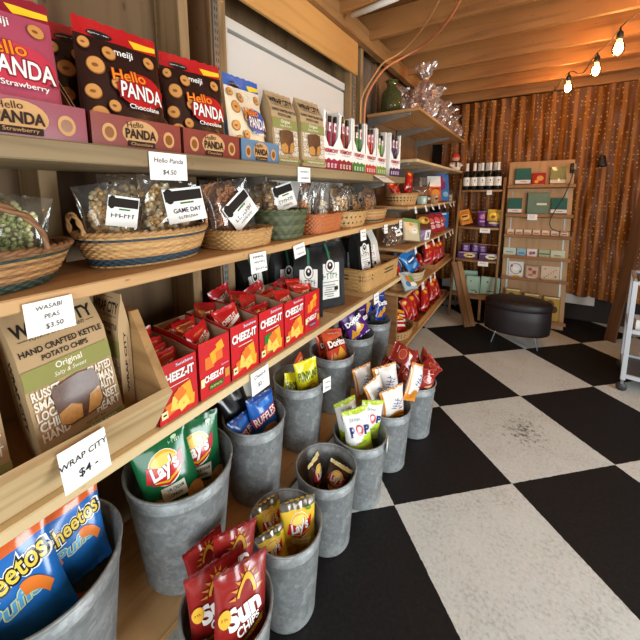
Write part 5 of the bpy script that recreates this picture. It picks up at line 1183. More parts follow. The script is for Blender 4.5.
book('boxed_book', 'green book with pale band at near end of second ledge', 'book', -.275, -.145, .185, 1, BG, [BAND, BL_], .03, 'green books on the rack')
book('boxed_book', 'large mottled green book in centre of second ledge', 'book', -.105, .09, .24, 1, plain('#55705a', .4, noise=.35, nscale=12), [R_(.35, .5, .9, .09, paper('#dcd8c6')), R_(-.96, .5, .08, 1, paper('#1f2d28'))], .035, 'green books on the rack')
book('boxed_book', 'green book with pale band at far end of second ledge', 'book', .105, .24, .185, 1, BG, [BAND, BL_], .03, 'green books on the rack')
for i in range(7):
    x = -.265+.078*i; book('gift_card', 'small cream card, %s along the third ledge of the rack' % ORD[i], 'card', x, x+.064, .068, 2, paper('#dcc6ae'), [R_(0, .45, 1.4, .2, paper('#b9785e')), R_(0, .8, 1.9, .06, paper('#efe4d4'))], .02, 'small cream cards on the third ledge')
for i, (a, c, m, l, it) in enumerate([(-.285, -.17, '#c3d0c2', 'mint card with dark scribble at near end of fourth ledge', [R_(0, .5, 1.2, .1, paper('#6a7a70'))]), (-.16, -.08, '#8db4c8', 'pale blue card on the fourth ledge', [R_(0, .45, 1.3, .16, paper('#4a7a98'))]), (-.07, .018, '#e3dcd6', 'white card with pink print on the fourth ledge', [E_(-.2, .5, .4, .2, paper('#b85a66')), E_(.4, .55, .3, .18, paper('#5a6a98'))]), (.035, .125, '#a9b594', 'sage green card with dark stripe on the fourth ledge', [R_(0, .5, 1.9, .12, paper('#5a4a3a'))]), (.135, .255, '#c6cdb0', 'wide pale green card at far end of fourth ledge', [R_(0, .4, 1.0, .12, paper('#8a7a5a'))])]):
    book('gift_card', l, 'card', a, c, .092, 3, paper(m), it, .012, 'cards on the fourth ledge')
book('gift_card', 'white card with a round wreath print on the fifth ledge', 'card', -.225, -.09, .175, 4, paper('#e4e2dc'), [E_(0, .55, .8, .34, paper('#8a9aa8')), E_(0, .55, .68, .29, paper('#e4e2dc')), R_(0, .55, .7, .2, WHITE), E_(-.6, .72, .16, .08, paper('#b84a5a')), E_(.6, .4, .16, .08, paper('#4a8a6a')), E_(.1, .1, .5, .07, paper('#d9b53a'))], .012)
book('gift_card', 'reddish mottled card in the middle of the fifth ledge', 'card', -.075, .05, .148, 4, paper('#a98a74'), [R_(0, .5, 1.6, .75, paper('#c9b49c')), R_(-.3, .7, .5, .2, paper('#a85a4a')), R_(.3, .5, .5, .25, paper('#a8564a')), R_(-.2, .3, .6, .12, paper('#b4685a')), R_(0, .1, 1.2, .1, WHITE)], .02)
book('gift_card', 'cream square card with a diagonal row of red dots', 'card', .065, .22, .152, 4, paper('#dccbb0'), [E_(-.6+.24*i, .2+.11*i, .07, .035, paper('#a83230')) for i in range(6)]+[E_(-.55, .8, .09, .05, paper('#8a5a4a')), E_(.6, .3, .1, .05, paper('#5a4a4a'))], .012)
for i, (a, c, h, l) in enumerate([(-.24, -.1, .30, 'at the near end'), (-.07, .07, .27, 'in the middle'), (.1, .245, .26, 'at the far end')]):
    book('picture_book', 'yellow patterned book on the lowest ledge behind the stool, '+l, 'book', a, c, h, 5, paper('#8f7a4a'), [R_(0, .5, 1.7, .9, paper('#b99a4a')), E_(-.2, .7, .5, .16, paper('#6a5230')), E_(.3, .5, .4, .14, paper('#5a3f2a')), R_(0, .95, 1.8, .05, paper('#e0d8b4'))], .03, 'yellow books on the lowest ledge')
# black cord and clip
b = B(); b.tube(spline([RK @ Vector(p) for p in [(.262, -.055, 1.70), (.262, -.09, 1.62), (.24, -.1, 1.5), (.2, -.105, 1.36), (.13, -.1, 1.2), (.1, -.1, 1.1), (.12, -.1, 1.03), (.2, -.095, 1.0), (.3, -.09, 1.01)]]), .004, plain('#141312', .5), 8)
c_o = b.build('black_wire'); tag(c_o, 'thin black cord looping down the front of the display rack', 'cord')
b = B(); b.box(-.018, .018, -.03, 0, -.05, .05, plain('#191818', .4), .006); b.box(-.008, .03, -.045, -.03, -.02, .045, plain('#77756f', .3, .6), .004); o = b.build('spring_clamp'); o.matrix_world = RK @ Matrix.Translation((.262, -.006, 1.655)); tag(o, 'black and grey spring clamp gripping the top of the display rack', 'clamp')
lp = thing('hanging_lamp', 'small black clip lamp hanging against the curtain', 'lamp', (.535, 4.42, 1.70), RAD(-10)); b = B(); b.lathe([(.02, .06), (.03, .05), (.045, -.04), (.05, -.075), (.046, -.075), (.04, -.04), (.001, .03)], plain('#191512', .5), 24, cap=False); b.build('lamp_shade', lp)
b = B(); b.tube(spline([(-.01, 0, .06), (-.05, .01, .07), (-.1, .0, .02), (-.13, .0, -.06), (-.15, .0, -.14)]), .004, plain('#191512', .5), 8); b.build('lamp_wire', lp); lp.scale = (.8, .8, .8)

# ------------------------------------------------------------------ oval stool
st = thing('oval_stool', 'dark brown oval padded stool on clear bent wire legs', 'stool', (-.045, 3.59, 0), RAD(4)); LE = plain('#1f1718', .5, 0, .4, bump=.15, nscale=60)
def ov(prof, name, m):
    b = B(); b.lathe(prof, m, 56, cap=False, sx=.262, sy=.172); b.build(name, st)
ov([(.001, .13), (.93, .13), (.985, .14), (1.0, .16), (1.005, .26), (1.0, .352), (.985, .356)], 'padded_body', LE)
ov([(.985, .357), (1.005, .361), (1.012, .38), (1.005, .405), (.97, .422), (.85, .433), (.5, .442), (.001, .445)], 'seat_lid', LE)
for x, y in [(-.17, -.08), (.15, -.09), (-.15, .09), (.17, .085)]:
    b = B(); s = 1 if x > 0 else -1
    b.tube(spline([(x-s*.01, y-.02, .128), (x+s*.015, y-.006, .03), (x+s*.02, y, .006), (x+s*.015, y+.006, .03), (x-s*.01, y+.02, .128)], 6), .0055, plain('#c9ced2', .15, .7), 8); b.build('leg', st)

# ------------------------------------------------------------------ white cart at the edge
ct = thing('metal_cart', 'white metal cart on casters beside the stool', 'cart', (.605, 3.1, 0), RAD(-9)); CW = plain('#c3c7cc', .4, .1)
for x, y in [(0, 0), (.62, 0), (0, .42), (.62, .42)]:
    b = B(); b.box(x, x+.028, y, y+.028, .085, .80, CW, .003); b.build('post', ct)
    k = B(); k.tube([(x+.012, y+.005, .032), (x+.012, y+.022, .032)], .031, plain('#3a3a3c', .5), 18); k.box(x+.004, x+.022, y+.003, y+.025, .05, .084, plain('#8f9194', .4, .6), .002); k.build('caster', ct)
for z in (.10, .43, .775):
    for a in [(.0285, .6195, .004, .024), (.0285, .6195, .424, .444)]: B().box(a[0], a[1], a[2], a[3], z, z+.028, CW, .002).build('rail', ct)
    for a in [(.004, .024), (.624, .644)]: B().box(a[0], a[1], .0285, .4195, z, z+.028, CW, .002).build('rail', ct)
    B().box(.025, .623, .025, .423, z+.004, z+.01, plain('#5d5a58', .5), .001).build('shelf_panel', ct)
o = boxy('parcel_box', 'small white box on the middle tier of the cart', 'box', .12, .1, .075, paper('#d9d6d0'), [R_(0, .6, 1, .1, INKB)]); o.location = (.72, 3.16, .4406)
b = B(); b.lathe([(.001, 0), (.035, .001), (.04, .02), (.038, .045), (.028, .055), (.001, .056)], plain('#9a968c', .4, .3), 20, cap=False); o = b.build('tin_can'); o.location = (.69, 3.19, .7856); tag(o, 'squat grey tin on top of the white cart', 'tin')
b = B(); b.box(-.045, .045, -.01, .01, 0, 1.45, wood('#6e4a2c', '#4e331e', 'Z'), .002); o = b.build('plank'); d = Vector((.13, .16, 1.2)); o.rotation_euler = d.to_track_quat('Z', 'Y').to_euler(); o.location = (.70, 4.12, 0); rest(o, 0); tag(o, 'long dark plank leaning against the curtain behind the cart', 'plank', 'loose planks')
# cables over the ledger
TC = [plain('#c9935a', .5), plain('#cf7f55', .5)]
b = B(); b.tube(spline([(-1.0, 2.19, 1.60), (-.995, 2.17, 1.93), (-.985, 2.18, 2.05), (-.95, 2.3, 2.21), (-.92, 2.38, 2.30), (-.86, 2.5, 2.38), (-.76, 2.45, 2.415), (-.626, 2.28, 2.425), (-.47, 2.0, 2.425), (-.3, 1.6, 2.425)]), .006, TC[0], 8); tag(b.build('tan_cable'), 'slim tan cable rising from the shelf upright to the ceiling joists', 'cable')
b = B(); b.tube(spline([(-.985, 2.215, 1.60), (-.98, 2.20, 1.93), (-.965, 2.215, 2.06), (-.93, 2.33, 2.21), (-.905, 2.45, 2.30), (-.85, 2.56, 2.37), (-.76, 2.57, 2.405), (-.649, 2.49, 2.41), (-.516, 2.31, 2.41), (-.39, 2.07, 2.41), (-.2, 1.6, 2.41)]), .008, TC[1], 8); tag(b.build('orange_cable'), 'thicker orange cable curving beside the slim tan one', 'cable')

# ------------------------------------------------------------------ price tags
def sq(seed):
    rd = random.Random(seed); return seed
def ptag(label, y, z, w, h, lines, **k):
    return price_tag(label, y, z, w, h, [l if len(l) == 5 else l+(0,) for l in lines], **k)
ptag('price card reading four fifty under the red candy trays', .512, 1.507, .102, .064, [('Hello Panda', 0, .72, .26), ('$4.50', 0, .28, .26)])
ptag('price card under the kraft bags on the top plank', 1.10, 1.507, .085, .056, [('~', 0, .7, .2), ('~', 0, .28, .24)])
ptag('price card sticking out below the white cartons', 1.87, 1.505, .17, .075, [('~', 0, .6, .2)], tilt=-58)
ptag('price card lettered wasabi peas at near end of the basket shelf', .237, 1.218, .078, .062, [('WASABI', 0, .8, .19, 3), ('PEAS', .05, .52, .19, 3), ('$3.50', .1, .22, .21, 4)], x=-.733, tilt=-6)
ptag('price card under the low tan pretzel basket', .82, 1.218, .078, .065, [('~', 0, .8, .18), ('~', 0, .55, .18), ('~', 0, .22, .2)], x=-.733, tilt=-5)
ptag('price card under the green splint basket', 1.055, 1.216, .075, .05, [('~', 0, .7, .22), ('~', 0, .3, .22)], x=-.733, tilt=-5, roll=-6)
ptag('price card under the cream checked basket', 1.655, 1.216, .07, .058, [('~', 0, .75, .2), ('~', 0, .4, .2)], x=-.733, tilt=-4)
ptag('price card under the last basket on the second plank', 1.99, 1.216, .06, .055, [('~', 0, .7, .2), ('~', 0, .35, .2)], x=-.733, tilt=-4)
ptag('price card at the very end of the second plank', 2.27, 1.222, .06, .055, [('~', 0, .7, .2), ('~', 0, .35, .2)], x=-.733, tilt=-4)
ptag('large price card lettered wrap city on the crate front', .243, .952, .082, .084, [('WRAP CITY', .0, .67, .19, 5), ('$4 -', .05, .3, .26, 5)], x=-.672, tilt=-4, roll=-3, bold=.012)
ptag('price card for crackers below the third plank edge', .812, .815, .09, .078, [('Cheez-It', 0, .75, .22, 3), ('$2.-', 0, .35, .24, 3)], x=-.733, tilt=-4)
ptag('price card under the coffee bags', 1.86, .815, .075, .062, [('~', 0, .7, .2), ('~', 0, .35, .22)], x=-.733, tilt=-4)
ptag('price card hooked on the yellow onion ring bucket', 1.262, .566, .05, .065, [('~', 0, .7, .16), ('~', 0, .35, .2)], x=-.726, rz=75)
ptag('price card hooked on the lime popcorn bag bucket', 1.335, .325, .05, .05, [('~', 0, .7, .16), ('~', 0, .35, .2)], x=-.457, rz=104)
for i, y in enumerate((2.62, 2.9, 3.12, 3.4, 3.62, 3.9, 4.12)): ptag('tiny price tag %s along the bread shelf edge' % ORD[i], y, 1.301, .05, .052, [('~', 0, .6, .3)], tilt=-10-8*(i % 3), roll=[4, -8, 10][i % 3], group='tiny tags along the bread shelf')
for i, y in enumerate((2.66, 2.96, 3.2, 3.45, 3.75, 3.95, 4.15)): ptag('tiny price tag %s along the packet shelf edge' % ORD[i], y, .984, .05, .055, [('~', 0, .6, .3)], tilt=-8-8*(i % 3), roll=[-6, 6, 2][i % 3], group='tiny tags along the packet shelf')
for i, (y, w) in enumerate([(2.93, .075), (3.2, .05), (3.36, .05)]): ptag('price tag %s along the blue chip bag shelf edge' % ORD[i], y, .64, w, .062, [('~', 0, .6, .3)], tilt=-8, roll=4*i, group='tags along the blue chip bag shelf')
for z, yf, x, w, l in [(1.425, 4.268, -.40, .05, 'under the wine bottles'), (1.01, 4.188, -.41, .1, 'under the yellow packets of the corner shelf'), (.65, 4.118, -.40, .1, 'under the purple cartons of the corner shelf')]:
    o = ptag('pale price card '+l, yf-.006, z, w, .05, [('~', 0, .6, .3)], x=x, rz=4, tilt=-6, group='price cards on the corner shelf')
o = ptag('pinkish price card on the second ledge under the mottled book', 0, 0, .085, .06, [('~', 0, .7, .22), ('~', 0, .35, .22)], group='handwritten price tags'); o.matrix_world = RK @ Matrix.Translation((-.05, -.0835, 1.15/CL+.008))

# ------------------------------------------------------------------ settled poses of the loose goods (location, rotation, scale)
POSE = {
 'deep blue corn chip bag at the far side of its bucket':((-0.8138,2.1519,0.5366),(-0.16,0.242,1.467),(0.9646,0.9646,0.9646)),
 'deep blue corn chip bag leaning back near the purple bags':((-0.8692,2.08,0.5892),(-0.289,-0.29,1.368),(0.94022,0.94022,0.94022)),
 'bright blue snack bag lying on top at the near end of its shelf':((-0.9055,2.7194,0.7602),(-0.747,1.108,1.013),(0.983,0.983,0.983)),
 'bright blue snack bag leaning across the pale splint basket':((-0.8108,2.9594,0.7329),(-0.343,-0.501,1.248),(0.978,0.978,0.978)),
 'bright blue snack bag at the back of the pale splint basket':((-0.8685,3.0046,0.7193),(-0.186,0.413,1.301),(0.952,0.952,0.952)),
 'shiny brick red snack bag low at the near front of the heap':((-0.4437,1.8445,0.283),(0.024,0.28,1.019),(0.909,0.909,0.909)),
 'shiny brick red snack bag low at the far front of the heap':((-0.4643,1.9476,0.2407),(-0.3,-0.776,1.698),(0.937,0.937,0.937)),
 'shiny brick red snack bag at the near end of the heap':((-0.4902,1.7954,0.3383),(-0.474,-0.424,1.568),(0.744,0.744,0.744)),
 'shiny brick red snack bag in the middle of the heap':((-0.5213,1.9351,0.3),(-0.247,0.28,1.268),(1.005,1.005,1.005)),
 'shiny brick red snack bag lying across the front of the heap':((-0.4539,1.9163,0.3533),(-1.096,0.831,0.017),(0.824,0.824,0.824)),
 'shiny brick red snack bag beside the plank end in the heap':((-0.5803,1.8273,0.3355),(-0.585,-0.474,1.53),(0.839,0.839,0.839)),
 'shiny brick red snack bag on top of the heap':((-0.4961,1.8887,0.4234),(-0.894,-0.622,1.518),(0.956,0.956,0.956)),
 'shiny brick red snack bag sticking out at the far side of the heap':((-0.458,2.0084,0.3552),(-1.331,0.942,0.375),(0.907,0.907,0.907)),
 'shiny brick red snack bag at the back of the heap':((-0.596,1.9912,0.33),(-0.332,-0.013,1.925),(0.936,0.936,0.936)),
 'brown chip bag slumped inside the nearly empty bucket':((-0.5956,1.0476,0.186),(-0.494,0.328,0.231),(0.815,0.815,0.815)),
 'purple candy box at the back behind the white fronted one':((-0.981,3.1454,0.9906),(0.171,-0.01,1.187),(0.944,0.944,0.944)),
 'lilac candy box with white end panel at the shelf edge':((-0.7647,2.9961,0.9906),(0.139,0.003,1.235),(0.972,0.972,0.972)),
 'flat brown candy box under the yellow cookie packet':((-0.8983,3.3469,0.9906),(0.051,-0.002,1.334),(0.996,0.996,0.996)),
 'dark chocolate candy pouch tucked behind another, close to the pink pouch':((-0.9263,0.4673,1.5355),(-0.123,-0.077,1.457),(0.98,0.98,0.98)),
 'dark chocolate candy pouch beside the blue pouch':((-0.8508,0.6971,1.5218),(-0.118,0.015,1.346),(0.991,0.991,0.991)),
 'dark chocolate candy pouch hidden behind the one beside the blue pouch':((-0.9216,0.6927,1.5233),(-0.126,0.02,1.647),(0.979,0.979,0.881)),
 'blue topped cookies and cream candy pouch in the blue tray':((-0.8325,0.9033,1.5211),(-0.084,-0.033,1.612),(0.962,0.962,0.962)),
 'black coffee bag beside the purple strip cracker box':((-0.8713,1.326,0.8184),(-0.053,0.01,0.694),(0.745,0.794,0.993)),
 'black coffee bag at the back behind the purple strip box':((-1.0307,1.1341,0.8298),(-0.111,-0.084,1.602),(0.832,0.786,0.924)),
 'black coffee bag at the back against the pale panel':((-1.0151,1.3263,0.822),(-0.005,0.047,1.174),(0.854,0.807,0.93)),
 'black coffee bag at the back behind the green text bag':((-0.9896,1.5394,0.8234),(0.019,0.039,1.149),(0.887,0.837,0.966)),
 'black and white coffee bag standing in the rectangular basket':((-0.8489,1.9203,0.885),(-0.075,-0.084,1.421),(0.976,0.976,0.976)),
 'white coffee bag with red label band in the rectangular basket':((-0.877,2.1163,0.846),(-0.098,-0.146,1.136),(0.997,0.997,0.997)),
 'dark coffee bag at the back of the rectangular basket':((-0.9317,1.9036,0.8448),(-0.077,0.032,1.255),(0.947,0.947,0.947)),
 'shiny red sachet second from the front of the box behind the crate end':((-0.8159,0.5169,0.855),(-0.406,-0.027,1.7),(0.977,0.977,0.977)),
 'shiny red sachet in the middle of the box behind the crate end':((-0.8547,0.498,0.8758),(-0.379,0.173,1.6),(0.954,0.954,0.954)),
 'shiny red sachet second from the back of the box behind the crate end':((-0.8969,0.5024,0.8695),(-0.218,0.001,1.791),(0.998,0.998,0.998)),
 'shiny red sachet at the back of the box behind the crate end':((-0.9296,0.5146,0.879),(-0.256,0.014,1.519),(0.981,0.981,0.981)),
 'shiny red sachet at the front of the olive strip box':((-0.8135,0.6446,0.8488),(-0.22,0.006,1.757),(0.987,0.987,0.987)),
 'shiny red sachet second from the front of the olive strip box':((-0.7923,0.6459,0.8898),(-0.237,-0.14,1.811),(0.962,0.962,0.962)),
 'shiny red sachet second from the back of the olive strip box':((-0.8953,0.6474,0.851),(-0.139,-0.126,1.882),(0.942,0.942,0.942)),
 'shiny red sachet at the back of the olive strip box':((-0.9176,0.6512,0.8701),(-0.316,-0.126,1.815),(0.929,0.929,0.929)),
 'shiny red sachet at the front of the box beside the green picture one':((-0.7837,0.7652,0.9137),(-0.423,-0.15,1.424),(0.965,0.965,0.965)),
 'shiny red sachet second from the front of the box beside the green picture one':((-0.8169,0.7582,0.8724),(-0.409,0.107,1.66),(0.981,0.981,0.981)),
 'shiny red sachet in the middle of the box beside the green picture one':((-0.8637,0.7633,0.8712),(-0.245,0.235,1.796),(0.949,0.949,0.949)),
 'shiny red sachet second from the back of the box beside the green picture one':((-0.8985,0.7516,0.8592),(-0.092,0.293,1.77),(0.961,0.961,0.961)),
 'shiny red sachet at the back of the box beside the green picture one':((-0.9222,0.7554,0.8954),(-0.354,0.228,1.537),(0.98,0.98,0.98)),
 'shiny red sachet second from the front of the green picture box':((-0.8141,0.9207,0.8578),(-0.302,-0.127,1.751),(0.967,0.967,0.967)),
 'shiny red sachet second from the back of the green picture box':((-0.9004,0.896,0.9044),(-0.342,0.256,1.49),(0.993,0.993,0.993)),
 'shiny red sachet at the back of the green picture box':((-0.9772,0.9115,0.92),(-0.167,-0.276,1.459),(0.981,0.981,0.981)),
 'shiny red sachet at the front of the box past the green picture one':((-0.7763,1.0477,0.9049),(-0.531,0.133,1.426),(0.94,0.94,0.94)),
 'shiny red sachet second from the front of the box past the green picture one':((-0.8116,1.0808,0.8494),(-0.387,-0.254,2.005),(0.979,0.979,0.979)),
 'shiny red sachet in the middle of the box past the green picture one':((-0.8556,1.0599,0.8811),(-0.302,-0.226,1.425),(0.992,0.992,0.992)),
 'shiny red sachet second from the back of the box past the green picture one':((-0.8958,1.0772,0.8569),(-0.224,-0.256,1.696),(0.948,0.948,0.948)),
 'shiny red sachet at the back of the box past the green picture one':((-0.9319,1.0727,0.9065),(-0.188,-0.346,1.392),(0.959,0.959,0.959)),
 'shiny red sachet at the front of the purple strip box':((-0.7878,1.1851,0.885),(-0.373,0.048,1.169),(0.991,0.991,0.991)),
 'shiny red sachet second from the front of the purple strip box':((-0.8321,1.189,0.9142),(-0.429,0.123,1.362),(0.901,0.901,0.901)),
 'shiny red sachet in the middle of the purple strip box':((-0.87,1.1998,0.8733),(-0.194,-0.04,1.432),(1,1,1)),
 'shiny red sachet second from the back of the purple strip box':((-0.9096,1.2036,0.8924),(-0.223,-0.138,1.696),(0.982,0.982,0.982)),
 'shiny red sachet at the back of the purple strip box':((-0.9249,1.2073,0.8695),(-0.337,-0.216,1.47),(0.946,0.946,0.946)),
 'crinkled cellophane gift bundle right beside the green vase':((-0.9703,2.8588,2.0008),(0.013,0.005,-0.129),(0.901,0.901,0.901)),
 'tallest crinkled cellophane gift bundle, second from the vase':((-0.7711,2.9057,2.0008),(0.012,-0.009,0.253),(0.981,0.981,0.981)),
 'crinkled cellophane gift bundle at the back, third from the vase':((-0.953,3.0906,2.0008),(0.016,0.013,0.149),(0.92,0.92,0.92)),
 'crinkled cellophane gift bundle at shelf edge behind the tallest one':((-0.7664,3.2461,2.0008),(0.004,0,0.232),(0.975,0.975,0.975)),
 'pale mint gift box on the lowest corner shelf tier, nearest the leaning planks':((-0.6493,4.2032,0.2669),(-0.019,-0.003,0.82),(1,1,1)),
 'pale mint gift box on the lowest corner shelf tier, widest, beside the stool':((-0.3272,4.1885,0.2669),(-0.011,0.036,0.144),(0.994,0.994,0.994)),
 'white and orange bag hanging forward over its bucket rim':((-0.5078,1.5566,0.2675),(0.162,-0.197,0.926),(1.083,1.083,1.083)),
 'white and orange bag with blue lettering at the far rim':((-0.4567,1.6423,0.3396),(-0.043,0.483,1.293),(1.016,1.016,1.016)),
 'white and orange bag standing in the middle of its bucket':((-0.5487,1.6125,0.3193),(-0.028,-0.17,0.828),(1.095,1.095,1.095)),
 'white and orange bag leaning to the near side of its bucket':((-0.5683,1.5311,0.3241),(-0.039,-0.352,1.193),(0.938,0.938,0.938)),
 'white and orange bag at the back beside the plank edge':((-0.6607,1.561,0.3311),(-0.07,-0.136,1.071),(0.95,0.95,0.95)),
 'purple corn chip bag showing its yellow chips, leaning low':((-0.7992,1.7978,0.5498),(-0.241,-0.439,1.015),(0.9699,0.9699,0.9699)),
 'purple corn chip bag standing upright under the shelf tag':((-0.8397,1.8707,0.5079),(-0.103,0.043,1.314),(1.0176,1.0176,1.0176)),
 'orange red corn chip bag folded over the rim of its bucket':((-0.7955,1.5325,0.469),(-0.614,0.197,1.235),(1.081,1.081,1.081)),
 'orange red corn chip bag propped up behind the folded one':((-0.906,1.5703,0.4717),(-0.214,-0.003,1.494),(0.826,0.826,0.826)),
 'orange red corn chip bag deep at the near side of the bucket':((-0.9449,1.4402,0.4165),(-0.368,-0.377,1.719),(0.684,0.684,0.684)),
 'red snack bag with yellow flame at the middle of the wide chequered basket':((-0.8352,2.7455,1.4159),(-0.13,0.245,1.177),(0.981,0.981,0.981)),
 'red snack bag with yellow flame at the far end of the wide chequered basket':((-0.8692,2.7901,1.3385),(-0.247,0.582,1.552),(0.985,0.985,0.985)),
 'red snack bag with yellow flame in the tan oval basket by the white pouch':((-0.8437,2.6165,0.6775),(-0.331,0.086,1.123),(0.975,0.975,0.975)),
 'red snack bag with yellow flame at the back of the tan oval basket':((-0.8747,2.695,0.675),(-0.365,-0.379,1.42),(0.949,0.949,0.949)),
 'red snack bag with yellow flame beside the blue bags in the pale splint basket':((-0.8358,3.1069,0.6645),(-0.447,0.368,1.175),(0.996,0.996,0.996)),
 'red snack bag with yellow flame, nearest along the upper wicker tray':((-0.8226,3.4384,0.7015),(-0.102,0.075,0.864),(1.25,1.25,1.25)),
 'red snack bag with yellow flame, third along the upper wicker tray':((-0.7917,3.6349,0.6897),(-0.321,0.183,1.211),(1.246,1.246,1.246)),
 'red snack bag with yellow flame, fourth along the upper wicker tray':((-0.8206,3.7132,0.6665),(-0.383,-0.129,1.089),(1.225,1.225,1.225)),
 'red snack bag with yellow flame, fifth along the upper wicker tray':((-0.7947,3.8071,0.6683),(-0.259,0.128,1.285),(1.212,1.212,1.212)),
 'red snack bag with yellow flame, sixth along the upper wicker tray':((-0.8432,3.8956,0.6976),(-0.4,-0.48,1.291),(1.157,1.157,1.157)),
 'red snack bag with yellow flame, seventh along the upper wicker tray':((-0.7984,3.9392,0.6694),(-0.148,-0.032,1.298),(1.25,1.25,1.25)),
 'red snack bag with yellow flame, nearest along the tray near the floor':((-0.8326,2.9659,0.2483),(-0.25,-0.231,1.085),(1.344,1.344,1.344)),
 'red snack bag with yellow flame, third along the tray near the floor':((-0.8665,3.1828,0.2473),(-0.368,0.108,1.365),(1.244,1.244,1.244)),
 'red snack bag with yellow flame, fourth along the tray near the floor':((-0.7904,3.268,0.2611),(-0.3,0.369,1.18),(1.37,1.37,1.37)),
 'red snack bag with yellow flame, sixth along the tray near the floor':((-0.7961,3.4172,0.2527),(-0.3,0.167,1.416),(1.374,1.374,1.374)),
 'red snack bag with yellow flame, eighth along the tray near the floor':((-0.8047,3.6399,0.2493),(-0.251,0.193,1.164),(1.365,1.365,1.365)),
 'red snack bag with yellow flame, ninth along the tray near the floor':((-0.8409,3.7142,0.2576),(-0.466,-0.18,1.447),(1.307,1.307,1.307)),
 'red snack bag with yellow flame, tenth along the tray near the floor':((-0.7878,3.8337,0.2644),(-0.349,-0.051,1.18),(1.358,1.358,1.358)),
 'red snack bag with yellow flame, eleventh along the tray near the floor':((-0.8669,3.8751,0.26),(-0.32,-0.329,1.331),(1.296,1.296,1.296)),
 'red snack bag with yellow flame, twelfth along the tray near the floor':((-0.8503,3.9698,0.2502),(-0.355,0.23,1.395),(1.366,1.366,1.366)),
 'slim clear bag of brown sticks at near end of reddish basket':((-0.8585,1.2779,1.2411),(0.113,-0.029,1.461),(0.961,0.961,0.961)),
 'slim clear bag of cream balls beside the brown sticks':((-0.9158,1.3499,1.2493),(0.221,0.251,1.122),(0.95,0.95,0.95)),
 'slim clear bag of cream balls at the far end of reddish basket':((-0.8459,1.4324,1.2448),(-0.174,0.12,1.265),(0.984,0.984,0.984)),
 'clear bag of mixed nuts in the cream checked basket':((-0.8413,1.6217,1.2724),(-0.153,-0.024,1.477),(0.955,0.955,0.955)),
 'clear bag of nuts leaning against its twin in the checked basket':((-0.8784,1.7137,1.2534),(-0.199,0.185,1.411),(0.995,0.995,0.995)),
 'clear bag of tan crackers with black label in the last basket':((-0.9014,1.9551,1.2786),(-0.452,-0.175,1.666),(0.981,0.981,0.981)),
 'clear bag of toasted crisps poking past the shelf end':((-0.8517,2.0328,1.2704),(-0.229,0.254,1.491),(0.8,0.8,0.8)),
 'clear bag of dark nuts at near end of the packet shelf':((-0.8531,2.5594,1.0108),(-0.42,-0.143,0.849),(0.997,0.997,0.997)),
 'clear bag of dark nuts behind the cream and green bag':((-0.9225,2.653,0.9996),(-0.244,0.075,0.835),(0.983,0.983,0.983)),
 'slim purple packet in the middle of the corner shelf tier':((-0.4602,4.3278,1.0221),(-0.125,-0.001,0.188),(0.995,0.995,0.995)),
 'clear purple pouch behind the purple cartons, nearest the near post':((-0.6087,4.3326,0.6653),(-0.14,-0.014,0.09),(0.981,0.981,0.981)),
 'clear purple pouch behind the purple cartons, third along':((-0.4286,4.344,0.6632),(-0.173,-0.046,0.091),(0.992,0.992,0.992)),
 'cream pouch with leafy green edges on the packet shelf':((-0.8004,2.7969,1.0091),(-0.296,0.146,0.962),(0.956,0.956,0.956)),
 'white pouch with orange and green patches at near shelf corner':((-0.7209,2.5534,0.6662),(-0.574,0.101,1.286),(0.983,0.983,0.983)),
 'red and white packet with yellow top in the low striped basket, at the back':((-0.8893,2.7032,0.2576),(-0.418,-0.176,1.322),(0.99,0.99,0.99)),
 'red and white packet with yellow top in the low striped basket, at the far end':((-0.8538,2.7775,0.258),(-0.423,0.419,1.254),(1,1,1)),
 'red and white packet with yellow top in the low striped basket, at the near end':((-0.8532,2.6011,0.2605),(-0.423,-0.288,1.274),(0.978,0.978,0.978)),
 'black bag shape added for shade at the back of the blue ridged chip bucket':((-0.9072,0.8952,0.4706),(-0.201,-0.181,1.535),(0.952,0.952,0.952)),
 'yellow onion ring bag standing upright against the bucket tag':((-0.8134,1.2451,0.4661),(-0.067,-0.095,1.099),(0.894,0.894,0.894)),
 'yellow onion ring bag slumped low at the near side of its bucket':((-0.8695,1.1702,0.4343),(-0.21,0.282,1.292),(0.732,0.732,0.732)),
 'white and lime popcorn bag turned edge on at the far rim':((-0.5682,1.3642,0.2587),(-0.053,0.191,0.884),(0.831,0.831,0.831)),
 'blue ridged chip bag lying low at the near side of its bucket':((-0.8475,0.851,0.4234),(-0.243,-0.067,1.467),(0.713,0.713,0.713)),
 'clear bag of wasabi peas with small label near the basket handle':((-0.854,0.2047,1.2668),(-0.173,0.141,1.158),(0.991,0.991,0.991)),
 'clear bag of wasabi peas lying at the near side of its basket':((-0.8823,0.0792,1.2626),(-0.279,-0.087,1.207),(1,1,1)),
 'clear bag of golden popcorn at the near end of the long basket':((-0.8747,0.444,1.2759),(-0.104,-0.148,1.159),(1,1,1)),
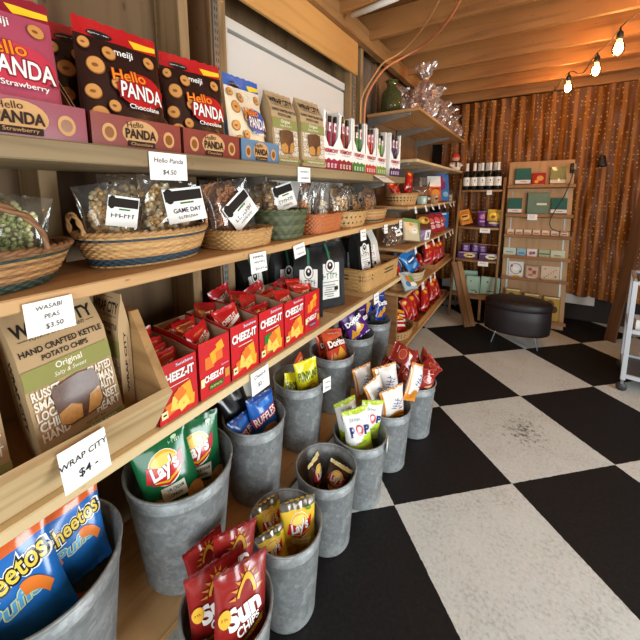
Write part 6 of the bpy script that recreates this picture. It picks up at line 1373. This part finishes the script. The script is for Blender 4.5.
 'clear bag of popcorn standing in middle of the long basket':((-0.9293,0.5042,1.267),(-0.269,0.095,1.316),(1,1,1)),
 'clear popcorn bag with large game day label':((-0.8594,0.5798,1.2706),(-0.17,0.145,1.417),(0.984,0.984,0.984)),
 'clear bag of pretzel sticks in the low tan basket':((-0.8427,0.8428,1.2507),(-0.135,-0.147,1.486),(1,1,1)),
 'white carton of maroon snack sticks beside the kraft bags':((-0.7855,1.3883,1.5126),(0.065,0.002,1.508),(0.938,0.938,0.938)),
 'green chip bag tilted over at the near side of its bucket':((-0.8092,0.5248,0.4705),(-0.29,-0.199,1.133),(0.944,0.944,0.944)),
 'green chip bag standing upright at the far side of its bucket':((-0.8319,0.6115,0.4501),(-0.167,0.012,1.202),(0.98,0.98,0.98)),
 'blue puffed snack bag lying across the front of its bucket':((-0.814,0.1667,0.4596),(-0.251,-0.182,1.348),(0.957,0.957,0.957)),
 'blue puffed snack bag with orange top wedged at the bucket side':((-0.8477,0.2712,0.4841),(-0.199,-0.022,1.503),(0.8,0.8,0.8)),
 'maroon whole grain chip bag with its sun face turned to the aisle':((-0.5365,0.4918,0.2371),(-0.191,0.149,1.256),(0.949,0.949,0.949)),
 'maroon whole grain chip bag squeezed at the far rim, mostly edge on':((-0.6373,0.5555,0.2733),(-0.068,0.161,1.224),(0.82,0.82,0.82)),
 'maroon whole grain chip bag leaning against the shelf edge':((-0.6048,0.4844,0.2369),(-0.143,-0.013,1.179),(0.893,0.893,0.893)),
 'maroon whole grain chip bag tucked behind, beside the plank edge':((-0.6798,0.5316,0.2703),(-0.16,-0.084,1.349),(0.724,0.724,0.724)),
 'yellow chip bag standing tall at far side with crumpled silver top':((-0.5728,0.8094,0.1801),(-0.057,-0.005,0.923),(0.9,0.9,0.9)),
 'yellow chip bag low beside the maroon bags':((-0.6036,0.7302,0.1789),(-0.077,-0.145,1.077),(0.69,0.69,0.69)),
}
for o in list(bpy.data.objects):
    if o.parent is None and o.get('label') in POSE:
        o.location, o.rotation_euler, o.scale = POSE[o['label']]
